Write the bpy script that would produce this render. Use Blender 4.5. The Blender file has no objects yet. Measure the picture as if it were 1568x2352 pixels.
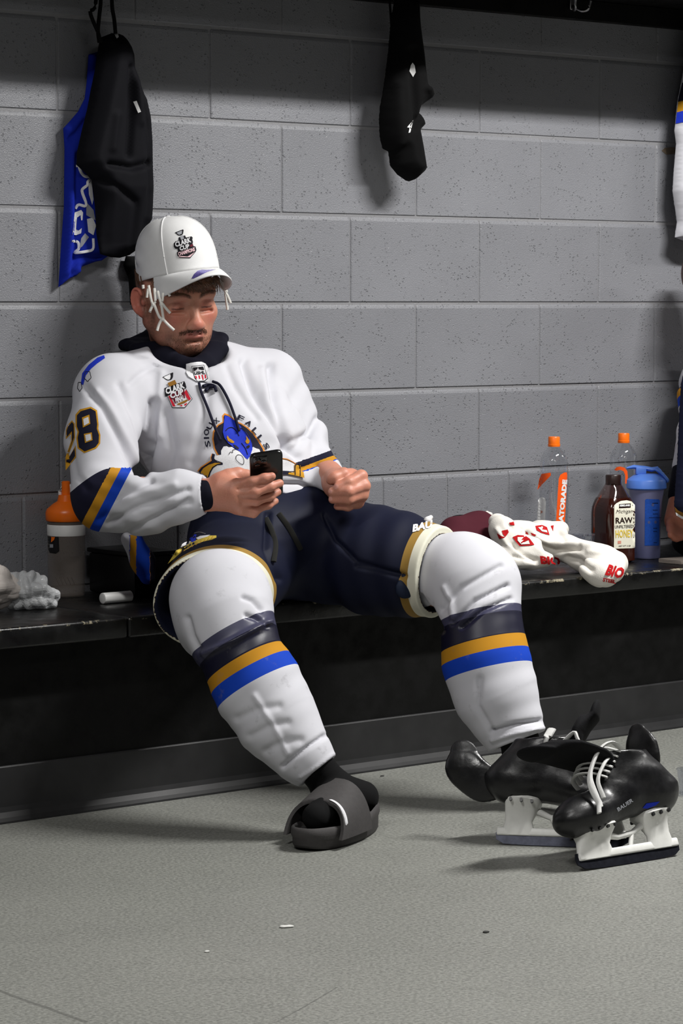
import bpy, bmesh, math, random
import numpy as np
from mathutils import Vector, Matrix, Euler
from mathutils.bvhtree import BVHTree
random.seed(7); rng = np.random.default_rng(7)
S = bpy.context.scene
COL = S.collection
PI = math.pi
def V(*a): return Vector(a)

# ------------------------------------------------------------------ camera
F_PX, YAW, PITCH = 6367.66, 0.69519, 0.075735
CAM = Vector((-4.1550, -4.9484, 1.0186))
FW = Vector((math.sin(YAW)*math.cos(PITCH), math.cos(YAW)*math.cos(PITCH), -math.sin(PITCH)))
RT = Vector((math.cos(YAW), -math.sin(YAW), 0.0))
UP = RT.cross(FW)
cam_data = bpy.data.cameras.new('camera')
cam_data.sensor_fit = 'VERTICAL'; cam_data.sensor_height = 36.0
cam_data.lens = 36.0*F_PX/2352.0; cam_data.clip_start = 0.05
cam = bpy.data.objects.new('camera', cam_data); COL.objects.link(cam)
_m = Matrix((RT, UP, -FW)).transposed().to_4x4(); _m.translation = CAM
cam.matrix_world = _m
S.camera = cam
# ------------------------------------------------------------------ world, lights, exposure
w = bpy.data.worlds.new('World'); S.world = w; w.use_nodes = True
w.node_tree.nodes['Background'].inputs[0].default_value = (0.012, 0.012, 0.013, 1)
w.node_tree.nodes['Background'].inputs[1].default_value = 1.0
def area(name, loc, sx, sy, power, color=(1, 0.985, 0.96), target=None):
    l = bpy.data.lights.new(name, 'AREA'); l.shape = 'RECTANGLE'; l.size = sx; l.size_y = sy
    l.energy = power; l.color = color
    o = bpy.data.objects.new(name, l); COL.objects.link(o); o.location = loc
    if target is not None:
        o.rotation_euler = (Vector(target)-Vector(loc)).to_track_quat('-Z', 'Y').to_euler()
    return o
# three ceiling troffers of the locker room and an added front fill, facing straight down
area('ceiling_lamp_main', (0.55, -2.0, 2.78), 1.2, 0.16, 155)
area('ceiling_lamp_second', (-3.0, -2.1, 2.78), 1.2, 0.16, 50)
area('ceiling_lamp_third', (3.9, -2.1, 2.78), 1.2, 0.16, 45)
area('fill_lamp_front', (-2.3, -4.3, 2.78), 1.2, 0.3, 30)  # added front fill, lifts the shade on the lower face
S.view_settings.view_transform = 'Standard'
S.view_settings.look = 'None'
S.view_settings.exposure = 0.0
S.view_settings.gamma = 1.0
S.view_settings.use_curve_mapping = False

# ------------------------------------------------------------------ pixel helpers (1568 x 2352 frame)
def ray(u, v): return FW + RT*((u-784.0)/F_PX) + UP*((1176.0-v)/F_PX)
def W(u, v, D): return CAM + ray(u, v)*D                 # point at a real distance D along the view axis
def aty(u, v, y): d = ray(u, v); return CAM + d*((y-CAM.y)/d.y)
def atz(u, v, z): d = ray(u, v); return CAM + d*((z-CAM.z)/d.z)
def depth(p): return (Vector(p)-CAM).dot(FW)
def px(p):
    d = Vector(p)-CAM; z = d.dot(FW)
    return (784+F_PX*d.dot(RT)/z, 1176-F_PX*d.dot(UP)/z)
def srgb(r, g, b):
    f = lambda c: (c/255/12.92) if c/255 <= 0.04045 else ((c/255+0.055)/1.055)**2.4
    return (f(r), f(g), f(b), 1.0)

# ------------------------------------------------------------------ materials
MATS = {}
class NT:
    def __init__(s, name, rough=0.6, spec=0.4):
        s.m = bpy.data.materials.new(name); s.m.use_nodes = True
        s.t = s.m.node_tree; s.b = s.t.nodes['Principled BSDF']
        s.b.inputs['Roughness'].default_value = rough
        s.b.inputs['Specular IOR Level'].default_value = spec
        MATS[name] = s.m
    def n(s, typ, **kw):
        x = s.t.nodes.new(typ)
        for k, v in kw.items():
            if k.startswith('i_'):
                key = k[2:]; key = int(key) if key.isdigit() else key.replace('_', ' ')
                x.inputs[key].default_value = v
            else: setattr(x, k, v)
        return x
    def l(s, a, b): s.t.links.new(a, b)
    def co(s, kind='Object'): return s.n('ShaderNodeTexCoord').outputs[kind]
    def noise(s, scale, detail=4, rough=0.55, vec=None, dist=0.0):
        x = s.n('ShaderNodeTexNoise'); x.inputs['Scale'].default_value = scale
        x.inputs['Detail'].default_value = detail; x.inputs['Roughness'].default_value = rough
        x.inputs['Distortion'].default_value = dist
        s.l(vec if vec is not None else s.co(), x.inputs['Vector']); return x.outputs['Fac']
    def ramp(s, fac, stops):
        r = s.n('ShaderNodeValToRGB'); e = r.color_ramp.elements
        e[0].position, e[0].color = stops[0]; e[1].position, e[1].color = stops[-1]
        for p_, c_ in stops[1:-1]:
            q = e.new(p_); q.color = c_
        s.l(fac, r.inputs['Fac']); return r.outputs['Color']
    def mix(s, fac, a, b, blend='MIX'):
        x = s.n('ShaderNodeMix', data_type='RGBA', blend_type=blend)
        for sock, val in ((x.inputs[0], fac), (x.inputs[6], a), (x.inputs[7], b)):
            if hasattr(val, 'is_output'): s.l(val, sock)
            else: sock.default_value = val
        return x.outputs[2]
    def math(s, op, a, b=0.0, c=0.0):
        x = s.n('ShaderNodeMath', operation=op)
        for sock, val in zip(x.inputs, (a, b, c)):
            if hasattr(val, 'is_output'): s.l(val, sock)
            else: sock.default_value = val
        return x.outputs[0]
    def attr(s, name): return s.n('ShaderNodeAttribute', attribute_name=name)
    def bump(s, h, strength=0.3, dist=0.01, prev=None):
        x = s.n('ShaderNodeBump'); x.inputs['Strength'].default_value = strength
        x.inputs['Distance'].default_value = dist; s.l(h, x.inputs['Height'])
        if prev is not None: s.l(prev, x.inputs['Normal'])
        s.l(x.outputs[0], s.b.inputs['Normal']); return x.outputs[0]
    def base(s, c):
        if hasattr(c, 'is_output'): s.l(c, s.b.inputs['Base Color'])
        else: s.b.inputs['Base Color'].default_value = c
    def rough(s, c): s.l(c, s.b.inputs['Roughness'])
def plain(name, rgb, rough=0.6, spec=0.4, var=0.08, scale=40, bump=0.0, bscale=300, **extra):
    t = NT(name, rough, spec); c = srgb(*rgb)
    if var > 0:
        lo = tuple(x*(1-var) for x in c[:3])+(1,); hi = tuple(min(1, x*(1+var)) for x in c[:3])+(1,)
        t.base(t.ramp(t.noise(scale), [(0.3, lo), (0.7, hi)]))
    else: t.base(c)
    if bump > 0: t.bump(t.noise(bscale, 2), bump, 0.002)
    for k, v in extra.items(): t.b.inputs[k.replace('_', ' ')].default_value = v
    return t.m

# ------------------------------------------------------------------ mesh helpers
def mesh_obj(name, me, material, parent=None):
    o = bpy.data.objects.new(name, me); COL.objects.link(o)
    ms = material if isinstance(material, (list, tuple)) else [material]
    if len(me.materials) == 0:
        for m_ in ms: me.materials.append(MATS[m_] if isinstance(m_, str) else m_)
    if parent is not None:
        o.parent = parent; o.matrix_parent_inverse = Matrix.Translation(-Vector(parent.location)) if not any(parent.rotation_euler) else parent.matrix_basis.inverted()
    return o
def smooth(me, on=True):
    me.polygons.foreach_set('use_smooth', [on]*len(me.polygons)); return me
def bm_obj(name, bm, material, parent=None, sm=True, angle=40):
    me = bpy.data.meshes.new(name); bm.normal_update()
    if sm:
        for f in bm.faces: f.smooth = True
        lim = math.radians(angle)
        for e in bm.edges:
            if len(e.link_faces) == 2 and e.calc_face_angle(0) > lim: e.smooth = False
    bm.to_mesh(me); bm.free()
    return mesh_obj(name, me, material, parent)
def raw_obj(name, verts, faces, material, parent=None, sm=True):
    me = bpy.data.meshes.new(name); me.from_pydata([tuple(v) for v in verts], [], [tuple(f) for f in faces])
    me.validate(); me.update()
    if sm: smooth(me)
    return mesh_obj(name, me, material, parent)
def add_box(bm, c, s, bev=0.0, seg=1, rot=None):
    r = bmesh.ops.create_cube(bm, size=1.0)
    vs = r['verts']
    for v in vs: v.co = Vector((v.co.x*s[0], v.co.y*s[1], v.co.z*s[2]))
    if bev > 0:
        es = list({e for v in vs for e in v.link_edges})
        q = bmesh.ops.bevel(bm, geom=es, offset=bev, segments=seg, affect='EDGES', profile=0.5)
        vs = list({v for f in q['faces'] for v in f.verts} | {v for v in vs if v.is_valid})
    for v in vs:
        if rot is not None: v.co = rot @ v.co
        v.co += Vector(c)
    return vs
def frame_of(t, ref=None):
    t = t.normalized(); ref = ref or Vector((0, 0, 1))
    if abs(t.dot(ref)) > 0.97: ref = Vector((1, 0, 0))
    a = t.cross(ref).normalized(); b = a.cross(t).normalized()
    return a, b
def add_tube(bm, pts, radii, n=10, cap=True, closed=False, flat=1.0, ref=None):
    pts = [Vector(p) for p in pts]
    if not isinstance(radii, (list, tuple)): radii = [radii]*len(pts)
    rings = []; m = len(pts)
    for i, p in enumerate(pts):
        t = (pts[(i+1) % m]-pts[i-1]) if closed else (pts[min(i+1, m-1)]-pts[max(i-1, 0)])
        a, b = frame_of(t, ref)
        rings.append([bm.verts.new(p+(a*math.cos(2*PI*k/n)+b*flat*math.sin(2*PI*k/n))*radii[i]) for k in range(n)])
    for i in range(m if closed else m-1):
        A, B = rings[i], rings[(i+1) % m]
        for k in range(n): bm.faces.new((A[k], A[(k+1) % n], B[(k+1) % n], B[k]))
    if cap and not closed:
        bm.faces.new(rings[0][::-1]); bm.faces.new(rings[-1])
    return rings
def add_lathe(bm, prof, c=(0, 0, 0), n=32, cap0=True, cap1=True, sx=1.0, sy=1.0, power=2.0):
    rings = []
    for r, z in prof:
        ring = []
        for k in range(n):
            a = 2*PI*k/n; ca, sa = math.cos(a), math.sin(a)
            q = (abs(ca)**power+abs(sa)**power)**(-1/power) if power != 2 else 1.0
            ring.append(bm.verts.new((c[0]+r*ca*q*sx, c[1]+r*sa*q*sy, c[2]+z)))
        rings.append(ring)
    for A, B in zip(rings, rings[1:]):
        for k in range(n): bm.faces.new((A[k], A[(k+1) % n], B[(k+1) % n], B[k]))
    if cap0: bm.faces.new(rings[0][::-1])
    if cap1: bm.faces.new(rings[-1])
    return rings
def spline(pts, n):
    pts = [Vector(p) for p in pts]; P = [pts[0]*2-pts[1]]+pts+[pts[-1]*2-pts[-2]]
    out = []; m = len(pts)-1
    for i in range(n):
        s = i/(n-1)*m; k = min(int(s), m-1); t = s-k
        a, b, c, d = P[k], P[k+1], P[k+2], P[k+3]
        out.append(0.5*((2*b)+(c-a)*t+(2*a-5*b+4*c-d)*t*t+(3*b-a-3*c+d)*t**3))
    return out
def empty(name, loc):
    o = bpy.data.objects.new(name, None); COL.objects.link(o); o.location = loc; o.empty_display_size = 0.05
    return o
def tag(o, label=None, cat=None, group=None, kind=None):
    if label: o['label'] = label
    if cat: o['category'] = cat
    if group: o['group'] = group
    if kind: o['kind'] = kind
    return o
# ================================================================== the room
BH, BL = 0.2032, 0.4064
BENCH_Z, BENCH_Y = 0.392, -0.462
def wall_paint(name, rgb, pit=1.0):
    t = NT(name, 0.40, 0.5); c = srgb(*rgb)
    n1 = t.noise(2.2, 3); lo = tuple(x*0.88 for x in c[:3])+(1,); hi = tuple(x*1.1 for x in c[:3])+(1,)
    t.base(t.ramp(n1, [(0.3, lo), (0.7, hi)]))
    geo = t.n('ShaderNodeNewGeometry').outputs['Position']
    fine = t.noise(330, 3, 0.6, geo)
    b1 = t.bump(fine, 0.6*pit, 0.002)
    vo = t.n('ShaderNodeTexVoronoi'); vo.inputs['Scale'].default_value = 112; t.l(geo, vo.inputs['Vector'])
    mask = t.ramp(t.noise(17, 3, 0.6, geo), [(0.46, (1, 1, 1, 1)), (0.58, (0, 0, 0, 1))])
    pitd = t.math('MAXIMUM', t.ramp(vo.outputs['Distance'], [(0.16, (0, 0, 0, 1)), (0.26, (1, 1, 1, 1))]), mask)
    t.bump(pitd, 0.8*pit, 0.003, b1)
    return t.m
wall_paint('block_paint', (125, 126, 131))
wall_paint('mortar_paint', (132, 132, 135), 0.6)
plain('plain_wall', (70, 70, 72), 0.7, 0.2)
plain('ceiling_tile', (90, 90, 88), 0.9, 0.1)

# floor: polished grey concrete with stains and saw-cut scratches
t = NT('concrete_floor', 0.42, 0.45)
p_ = t.co()
big = t.noise(1.6, 5, 0.6, p_); mid = t.noise(9, 5, 0.65, p_, 0.6); fine = t.noise(160, 2, 0.7, p_)
c = t.ramp(big, [(0.3, srgb(112, 113, 108)), (0.7, srgb(134, 135, 129))])
c = t.mix(t.ramp(mid, [(0.36, (0.55, 0.55, 0.55, 1)), (0.5, (0, 0, 0, 1))]), c, srgb(104, 105, 100))
c = t.mix(0.5, c, t.ramp(fine, [(0.35, srgb(80, 81, 77)), (0.65, srgb(150, 151, 145))]))
def floor_line(a, b, half, dark):
    global c
    A_, B_ = atz(*a, 0.0), atz(*b, 0.0); d_ = (B_-A_); L_ = d_.length; d_.normalize(); n_ = Vector((-d_.y, d_.x, 0))
    def dot(v_, off):
        x = t.n('ShaderNodeVectorMath', operation='DOT_PRODUCT'); t.l(p_, x.inputs[0]); x.inputs[1].default_value = v_
        return t.math('SUBTRACT', x.outputs['Value'], off)
    dist = t.math('ABSOLUTE', t.math('ADD', dot(n_, A_.dot(n_)), t.math('MULTIPLY', t.math('SUBTRACT', mid, 0.5), 0.012)))
    al = t.math('ABSOLUTE', t.math('SUBTRACT', dot(d_, A_.dot(d_)), L_/2))
    m_ = t.math('MULTIPLY', t.math('LESS_THAN', dist, half), t.math('LESS_THAN', al, L_/2))
    c = t.mix(t.math('MULTIPLY', m_, 0.5), c, dark)
floor_line((-60, 2255), (200, 2348), 0.004, srgb(70, 70, 67))
floor_line((640, 2346), (775, 2268), 0.0016, srgb(70, 70, 67))
t.base(c)
t.rough(t.ramp(mid, [(0.3, (0.58, 0.58, 0.58, 1)), (0.7, (0.4, 0.4, 0.4, 1))]))
t.bump(fine, 0.12, 0.001)

bm = bmesh.new(); add_box(bm, (0.4, -2.7, -0.05), (8.4, 5.8, 0.1))
o = bm_obj('floor', bm, 'concrete_floor', sm=False); tag(o, kind='structure')
bm = bmesh.new(); add_box(bm, (0.4, -2.7, 2.87), (8.4, 5.8, 0.1))
o = bm_obj('ceiling', bm, 'ceiling_tile', sm=False); tag(o, kind='structure')
for nm, c_, s_ in (('wall_left', (-4.85, -2.7, 1.4), (0.1, 5.8, 2.84)), ('wall_right', (4.65, -2.7, 1.4), (0.1, 5.8, 2.84)),
                   ('wall_front', (0.4, -5.65, 1.4), (8.4, 0.1, 2.84))):
    bm = bmesh.new(); add_box(bm, c_, s_); o = bm_obj(nm, bm, 'plain_wall', sm=False); tag(o, kind='structure')

# back wall: mortar bed with every concrete block laid proud of it
bm = bmesh.new(); add_box(bm, (0.4, 0.0530, 1.41), (8.4, 0.1, 2.86))
wall = bm_obj('wall_back', bm, 'mortar_paint', sm=False); tag(wall, kind='structure')
def block_mesh(length):
    L, Z = length/2, BH/2
    # cross-section in z: sharp lower arris, wide sloped upper arris where the tooled joint catches light
    prof = [(0.012, -Z+0.0012), (-0.0095, -Z+0.0016), (-0.0120, -Z+0.0035), (-0.0120, Z-0.0135), (-0.0106, Z-0.0085), (-0.0084, Z-0.0040), (0.012, Z-0.0016)]
    cols = [(-L+0.0006, 0.0034), (-L+0.0026, 0.0010), (-L+0.0048, 0.0), (L-0.0048, 0.0), (L-0.0026, 0.0010), (L-0.0006, 0.0034)]
    vs = []
    for x, dy in cols:
        for y, z in prof: vs.append((x, min(y+dy, 0.012), z))
    n = len(prof); fs = []
    for i in range(len(cols)-1):
        for k in range(n-1): fs.append((i*n+k, (i+1)*n+k, (i+1)*n+k+1, i*n+k+1))
    fs.append(tuple(range(n))); fs.append(tuple(range((len(cols)-1)*n, len(cols)*n))[::-1])
    me = bpy.data.meshes.new('concrete_block'); me.from_pydata(vs, [], fs); me.update(); smooth(me, False)
    me.materials.append(MATS['block_paint']); return me
BLK = {}
def put_block(x0, x1, row):
    L = round(x1-x0, 4)
    if L not in BLK: BLK[L] = block_mesh(L)
    o = bpy.data.objects.new('concrete_block', BLK[L]); COL.objects.link(o)
    o.location = ((x0+x1)/2, 0.012+random.uniform(-0.0006, 0.0006), (row+0.5)*BH); o.parent = wall
for row in range(1, 11):
    off = 0.0 if row % 2 == 0 else 0.5          # course 5 sits on z = 1.016
    if row == 2:
        xs = [-2.6*BL]+[aty(54, 1250, 0).x] + [aty(54, 1250, 0).x+BL*k for k in (1, 2)]
        x9 = aty(880, 1130, 0).x; xs += [x9-BL*0.5]+[x9+BH*k for k in range(0, 10)]
    elif row == 1: xs = [(-3+k)*BL for k in range(8)]
    else:
        odd = (row % 2 == 0)
        xs = [(-3.5+k)*BL if odd else (-3+k)*BL for k in range(8)]
    for a, b in zip(xs, xs[1:]): put_block(a, b, row)

plain('wall_smear', (96, 84, 70), 0.7, var=0.3, scale=90)
bm = bmesh.new(); vv = [bm.verts.new(aty(a, b, -0.0008)) for a, b in ((1519, 346), (1526, 340), (1540, 338), (1560, 340), (1562, 350), (1545, 354), (1530, 355))]; bm.faces.new(vv)
bm_obj('wall_smear', bm, 'wall_smear', wall, sm=False)
# bench built against the wall
def black_paint(name, wear=0.0, rough=0.32):
    t = NT(name, rough, 0.5 if wear else 0.2)
    a = t.noise(60, 4, 0.6)
    c = t.ramp(t.noise(7, 4), [(0.3, srgb(5, 5, 5)), (0.7, srgb(10, 10, 10))])
    if wear > 0:
        sp = t.n('ShaderNodeSeparateXYZ'); t.l(t.co(), sp.inputs[0])
        ez = t.math('GREATER_THAN', sp.outputs['Z'], BENCH_Z-0.0065); ey = t.math('LESS_THAN', sp.outputs['Y'], BENCH_Y+0.0045)
        edge = t.math('MULTIPLY', ez, ey)
        wm = t.math('MULTIPLY', edge, t.ramp(t.noise(38, 4, 0.7), [(0.52, (0, 0, 0, 1)), (0.62, (1, 1, 1, 1))]))
        c = t.mix(t.math('MULTIPLY', wm, wear), c, srgb(150, 142, 120))
    t.base(c); t.rough(t.ramp(t.noise(25, 4), [(0.3, (rough*0.8,)*3+(1,)), (0.7, (rough*1.5,)*3+(1,))]))
    t.bump(t.noise(120, 3), 0.15, 0.002); return t.m
black_paint('bench_paint', 0.9, 0.3)
black_paint('panel_paint', 0.0, 0.5)
t = NT('rubber_base', 0.5, 0.4); t.base(t.ramp(t.noise(14), [(0.3, srgb(30, 30, 31)), (0.7, srgb(40, 40, 41))])); t.bump(t.noise(200), 0.1, 0.001)
bench = empty('bench', (0, -0.2, 0)); tag(bench, 'long black painted bench built along the block wall', 'bench')
xj = atz(230, 1408, BENCH_Z).x
for a, b in ((-2.4, xj-0.0012), (xj+0.0012, 3.2)):
    n_ = int((b-a)/0.05)
    bm = bmesh.new(); add_box(bm, ((a+b)/2, (BENCH_Y-0.002)/2-0.001, BENCH_Z-0.021), (b-a, -BENCH_Y-0.004, 0.042), 0.006, 3)
    bm_obj('seat_board', bm, 'bench_paint', bench)
bm = bmesh.new(); add_box(bm, (0.4, -0.381, 0.175), (5.6, 0.016, 0.349)); bm_obj('front_panel', bm, 'panel_paint', bench, sm=False)
prof = [(-0.3895, 0.0), (-0.412, 0.0), (-0.4115, 0.004), (-0.404, 0.010), (-0.3975, 0.02), (-0.395, 0.03), (-0.395, 0.108), (-0.3935, 0.1105), (-0.3895, 0.111)]
vs = [(x, y, z) for x in (-2.4, 3.2) for y, z in prof]; n_ = len(prof)
raw_obj('cove_base', vs, [(k, (k+1) % n_, n_+(k+1) % n_, n_+k) for k in range(n_)], 'rubber_base', bench, sm=False)

# hook rail and shelf over the bench (underside at the top of the picture)
RAIL_Z = 1.711
shelf = empty('wall_shelf', (0.4, 0, RAIL_Z)); tag(shelf, 'black wall shelf with hook rail running along the top edge', 'shelf')
bm = bmesh.new(); add_box(bm, (0.4, -0.012, RAIL_Z+0.025), (5.6, 0.022, 0.05), 0.002); bm_obj('hook_rail', bm, 'panel_paint', shelf)
bm = bmesh.new(); add_box(bm, (0.4, -0.226, RAIL_Z+0.063), (5.6, 0.45, 0.026), 0.003); bm_obj('shelf_board', bm, 'panel_paint', shelf)
plain('hook_steel', (150, 150, 152), 0.3, 0.6, Metallic=1.0)
def coat_hook(x, z, y0=-0.024):
    bm = bmesh.new()
    add_box(bm, (x, y0-0.0025, z+0.02), (0.018, 0.004, 0.05), 0.001)
    add_tube(bm, spline([(x, y0-0.003, z+0.03), (x, y0-0.03, z+0.025), (x, y0-0.052, z+0.035), (x, y0-0.062, z+0.062)], 12), 0.0038, 8)
    for s in (-1, 1):
        add_tube(bm, spline([(x, y0-0.003, z+0.005), (x+s*0.012, y0-0.02, z-0.008), (x+s*0.022, y0-0.034, z-0.004), (x+s*0.026, y0-0.038, z+0.016)], 12), [0.0036]*11+[0.0045], 8)
    bm_obj('coat_hook', bm, 'hook_steel', shelf)
hk = aty(1330, 22, -0.05)
coat_hook(hk.x, hk.z+0.006)
# ================================================================== implicit modelling toolkit (organic shapes)
def A3(v): return np.array((v[0], v[1], v[2]), dtype=np.float32)
class Field:
    def __init__(s): s.p = []; s.post = []; s.lo = np.full(3, 1e9); s.hi = np.full(3, -1e9)
    def _add(s, fn, c, r, op, k):
        s.p.append((fn, np.asarray(c, np.float32), float(r), op, float(k)))
        if op == 'u':
            s.lo = np.minimum(s.lo, np.asarray(c)-r); s.hi = np.maximum(s.hi, np.asarray(c)+r)
    def ell(s, c, r, R=None, op='u', k=0.02):
        c = A3(c); r = np.array(r, np.float32); R = None if R is None else np.array(R, np.float32)
        def fn(P):
            q = P-c
            if R is not None: q = q@R.T          # rows of R are the local axes
            k0 = np.sqrt(((q/r)**2).sum(1))+1e-9; k1 = np.sqrt(((q/(r*r))**2).sum(1))+1e-9
            return k0*(k0-1.0)/k1
        s._add(fn, c, float(r.max()), op, k)
    def cap(s, a, b, ra, rb=None, op='u', k=0.02, flat=None):
        a, b = A3(a), A3(b); rb = ra if rb is None else rb
        ab = b-a; L2 = float(ab@ab)+1e-12
        if flat is not None:
            n, f = A3(Vector(flat[0]).normalized()), flat[1]
        def fn(P):
            q = P-a; t = np.clip((q@ab)/L2, 0, 1); d = q-t[:, None]*ab
            if flat is not None: d = d+(d@n)[:, None]*n*(1.0/f-1.0)
            r = ra+(rb-ra)*t
            o = np.sqrt((d*d).sum(1))-r
            return o*(f if flat is not None and f < 1 else 1.0)
        fx = 1.0 if flat is None else max(1.0, flat[1])
        s._add(fn, (a+b)/2, math.sqrt(L2)/2+max(ra, rb)*fx, op, k)
    def chain(s, pts, op='u', k=0.02, flat=None):
        for (a, ra), (b, rb) in zip(pts, pts[1:]): s.cap(a, b, ra, rb, op, k, flat)
    def plane(s, pt, n, c, r, k=0.002):            # cut away the side n points to, within a ball
        pt, n = A3(pt), A3(Vector(n).normalized()); c = A3(c)
        def fn(P):
            return np.maximum(-((P-pt)@n), np.sqrt(((P-c)**2).sum(1))-r)
        s._add(fn, c, r, 's', k)
    def disp(s, fn, c, r): s.post.append(fn)          # folds: applied to the meshed surface along its normals
    def eval(s, P, prims=None):
        d = np.full(len(P), 1.0, np.float32)
        for fn, c, r, op, k in (s.p if prims is None else prims):
            if op == 'd': d = d+fn(P); continue
            e = fn(P)
            if op == 'u':
                h = np.maximum(k-np.abs(d-e), 0)/k if k > 0 else 0
                d = np.minimum(d, e)-h*h*k*0.25
            else:
                h = np.maximum(k-np.abs(d+e), 0)/k if k > 0 else 0
                d = np.maximum(d, -e)+h*h*k*0.25
        return d
    def mesh(s, res, nb=24, pad=0.02):
        lo = s.lo-pad; nblk = np.ceil((s.hi+pad-lo)/(res*nb)).astype(int)
        N = nblk*nb+2; hd = res*nb*0.5*1.7321
        ii = np.stack(np.meshgrid(*[np.arange(n) for n in nblk], indexing='ij'), -1).reshape(-1, 3)
        cen = (lo+(ii+0.5)*res*nb).astype(np.float32)
        dc = s.eval(cen); act = ii[np.abs(dc) < hd*1.35+0.012]
        g = np.arange(-1, nb+1)                      # corners -1..nb : cells -1..nb-1
        G = np.stack(np.meshgrid(g, g, g, indexing='ij'), -1).reshape(-1, 3)
        m = nb+2; VI, VP, FQ = [], [], []
        corners = [(a, b, c) for a in (0, 1) for b in (0, 1) for c in (0, 1)]
        edges = [(i, j) for i in range(8) for j in range(i+1, 8) if sum(abs(corners[i][q]-corners[j][q]) for q in range(3)) == 1]
        ca = (lo+(act+0.5)*res*nb).astype(np.float32)
        keep = []
        for q in s.p:
            if q[3] == 'd': keep.append(np.linalg.norm(ca-q[1], axis=1) < q[2]+hd)
            else: keep.append(q[0](ca) < hd*1.15+q[4]+0.015)
        keep = np.array(keep)
        for bi, b in enumerate(act):
            base = b*nb; P = (lo+(G+base)*res).astype(np.float32); c = (lo+(base+nb*0.5)*res)
            pr = [q for q, kk in zip(s.p, keep[:, bi]) if kk]
            if not any(q[3] == 'u' for q in pr): continue
            d = s.eval(P, pr).reshape(m, m, m)
            sg = d < 0
            if sg.all() or not sg.any(): continue
            cnt = np.zeros((nb, nb, nb), np.float32); pos = np.zeros((nb, nb, nb, 3), np.float32)
            vals = [d[1+o[0]:1+o[0]+nb, 1+o[1]:1+o[1]+nb, 1+o[2]:1+o[2]+nb] for o in corners]
            for i, j in edges:
                a_, b_ = vals[i], vals[j]; x = (a_ < 0) != (b_ < 0)
                if not x.any(): continue
                t = np.where(x, a_/np.where(x, a_-b_, 1), 0)
                oi, oj = corners[i], corners[j]
                for q in range(3):
                    pos[..., q] += np.where(x, oi[q]+(oj[q]-oi[q])*t, 0)
                cnt += x
            on = np.argwhere(cnt > 0)
            if len(on):
                pp = pos[on[:, 0], on[:, 1], on[:, 2]]/cnt[on[:, 0], on[:, 1], on[:, 2]][:, None]
                gi = on+base
                VI.append((gi[:, 0].astype(np.int64)*N[1]+gi[:, 1])*N[2]+gi[:, 2]); 
                Q = (lo+(gi+pp)*res).astype(np.float32)
                d0 = s.eval(Q, pr); g_ = np.stack([s.eval(Q+np.eye(3, dtype=np.float32)[i]*0.0007, pr)-d0 for i in range(3)], 1)/0.0007
                VP.append(Q-np.clip(d0/np.maximum((g_*g_).sum(1), 0.2), -0.6*res, 0.6*res)[:, None]*g_)
            # faces: edges from corner c (0..nb-1) along each axis, adjacent cells c-1..c
            core = d[1:nb+1, 1:nb+1, 1:nb+1]
            for ax in range(3):
                sh = [slice(1, nb+1)]*3; sh[ax] = slice(2, nb+2)
                nx = d[tuple(sh)]
                x = np.argwhere((core < 0) != (nx < 0))
                if not len(x): continue
                neg = core[x[:, 0], x[:, 1], x[:, 2]] < 0
                u, v = (ax+1) % 3, (ax+2) % 3
                gi = x+base
                def cid(du, dv):
                    q = gi.copy(); q[:, u] += du; q[:, v] += dv
                    return (q[:, 0].astype(np.int64)*N[1]+q[:, 1])*N[2]+q[:, 2]
                quad = np.stack([cid(-1, -1), cid(0, -1), cid(0, 0), cid(-1, 0)], 1)
                quad[~neg] = quad[~neg][:, ::-1]
                FQ.append(quad)
        ids = np.concatenate(VI); vp = np.concatenate(VP); fq = np.concatenate(FQ)
        ids, first = np.unique(ids, return_index=True); vp = vp[first]
        ix = np.searchsorted(ids, fq); ix = np.clip(ix, 0, len(ids)-1)
        ok = (ids[ix] == fq).all(1)
        fq = ix[ok]
        if s.post:
            nrm = vert_normals(vp, fq)
            d = sum(f(vp.astype(np.float32)) for f in s.post)
            vp = vp-nrm*d[:, None]
        return vp, fq
def np_mesh(name, vp, fq, material, parent=None, attrs=None, colors=None):
    me = bpy.data.meshes.new(name)
    me.vertices.add(len(vp)); me.vertices.foreach_set('co', np.asarray(vp, np.float32).ravel())
    me.loops.add(fq.size); me.loops.foreach_set('vertex_index', fq.astype(np.int32).ravel())
    me.polygons.add(len(fq)); me.polygons.foreach_set('loop_start', np.arange(0, fq.size, 4, dtype=np.int32))
    me.polygons.foreach_set('loop_total', np.full(len(fq), 4, np.int32))
    me.update(calc_edges=True); me.validate()
    me.polygons.foreach_set('use_smooth', np.ones(len(me.polygons), bool))
    for k, a in (attrs or {}).items():
        at = me.attributes.new(k, 'FLOAT', 'POINT'); at.data.foreach_set('value', np.asarray(a, np.float32))
    for k, a in (colors or {}).items():
        at = me.attributes.new(k, 'FLOAT_COLOR', 'POINT'); at.data.foreach_set('color', np.asarray(a, np.float32).ravel())
    me.update()
    return mesh_obj(name, me, material, parent)
def vert_normals(vp, fq):
    fn_ = np.cross(vp[fq[:, 2]]-vp[fq[:, 0]], vp[fq[:, 3]]-vp[fq[:, 1]]); n = np.zeros((len(vp), 3))
    for q in range(3):
        for k in range(4): n[:, q] += np.bincount(fq[:, k], fn_[:, q], len(vp))
    return n/(np.linalg.norm(n, axis=1)[:, None]+1e-12)
def sstep(a, b, x): t = np.clip((x-a)/(b-a), 0, 1); return t*t*(3-2*t)
def Cv(r, u, t): return RT*r+UP*u-FW*t             # camera-aligned direction (right, up, towards the lens)
def pr_(D, q): return q*D/F_PX                      # pixels -> metres at distance D
def npix(P):
    q = P-np.array(CAM); z = q@np.array(FW)
    return 784+F_PX*(q@np.array(RT))/z, 1176-F_PX*(q@np.array(UP))/z
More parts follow.
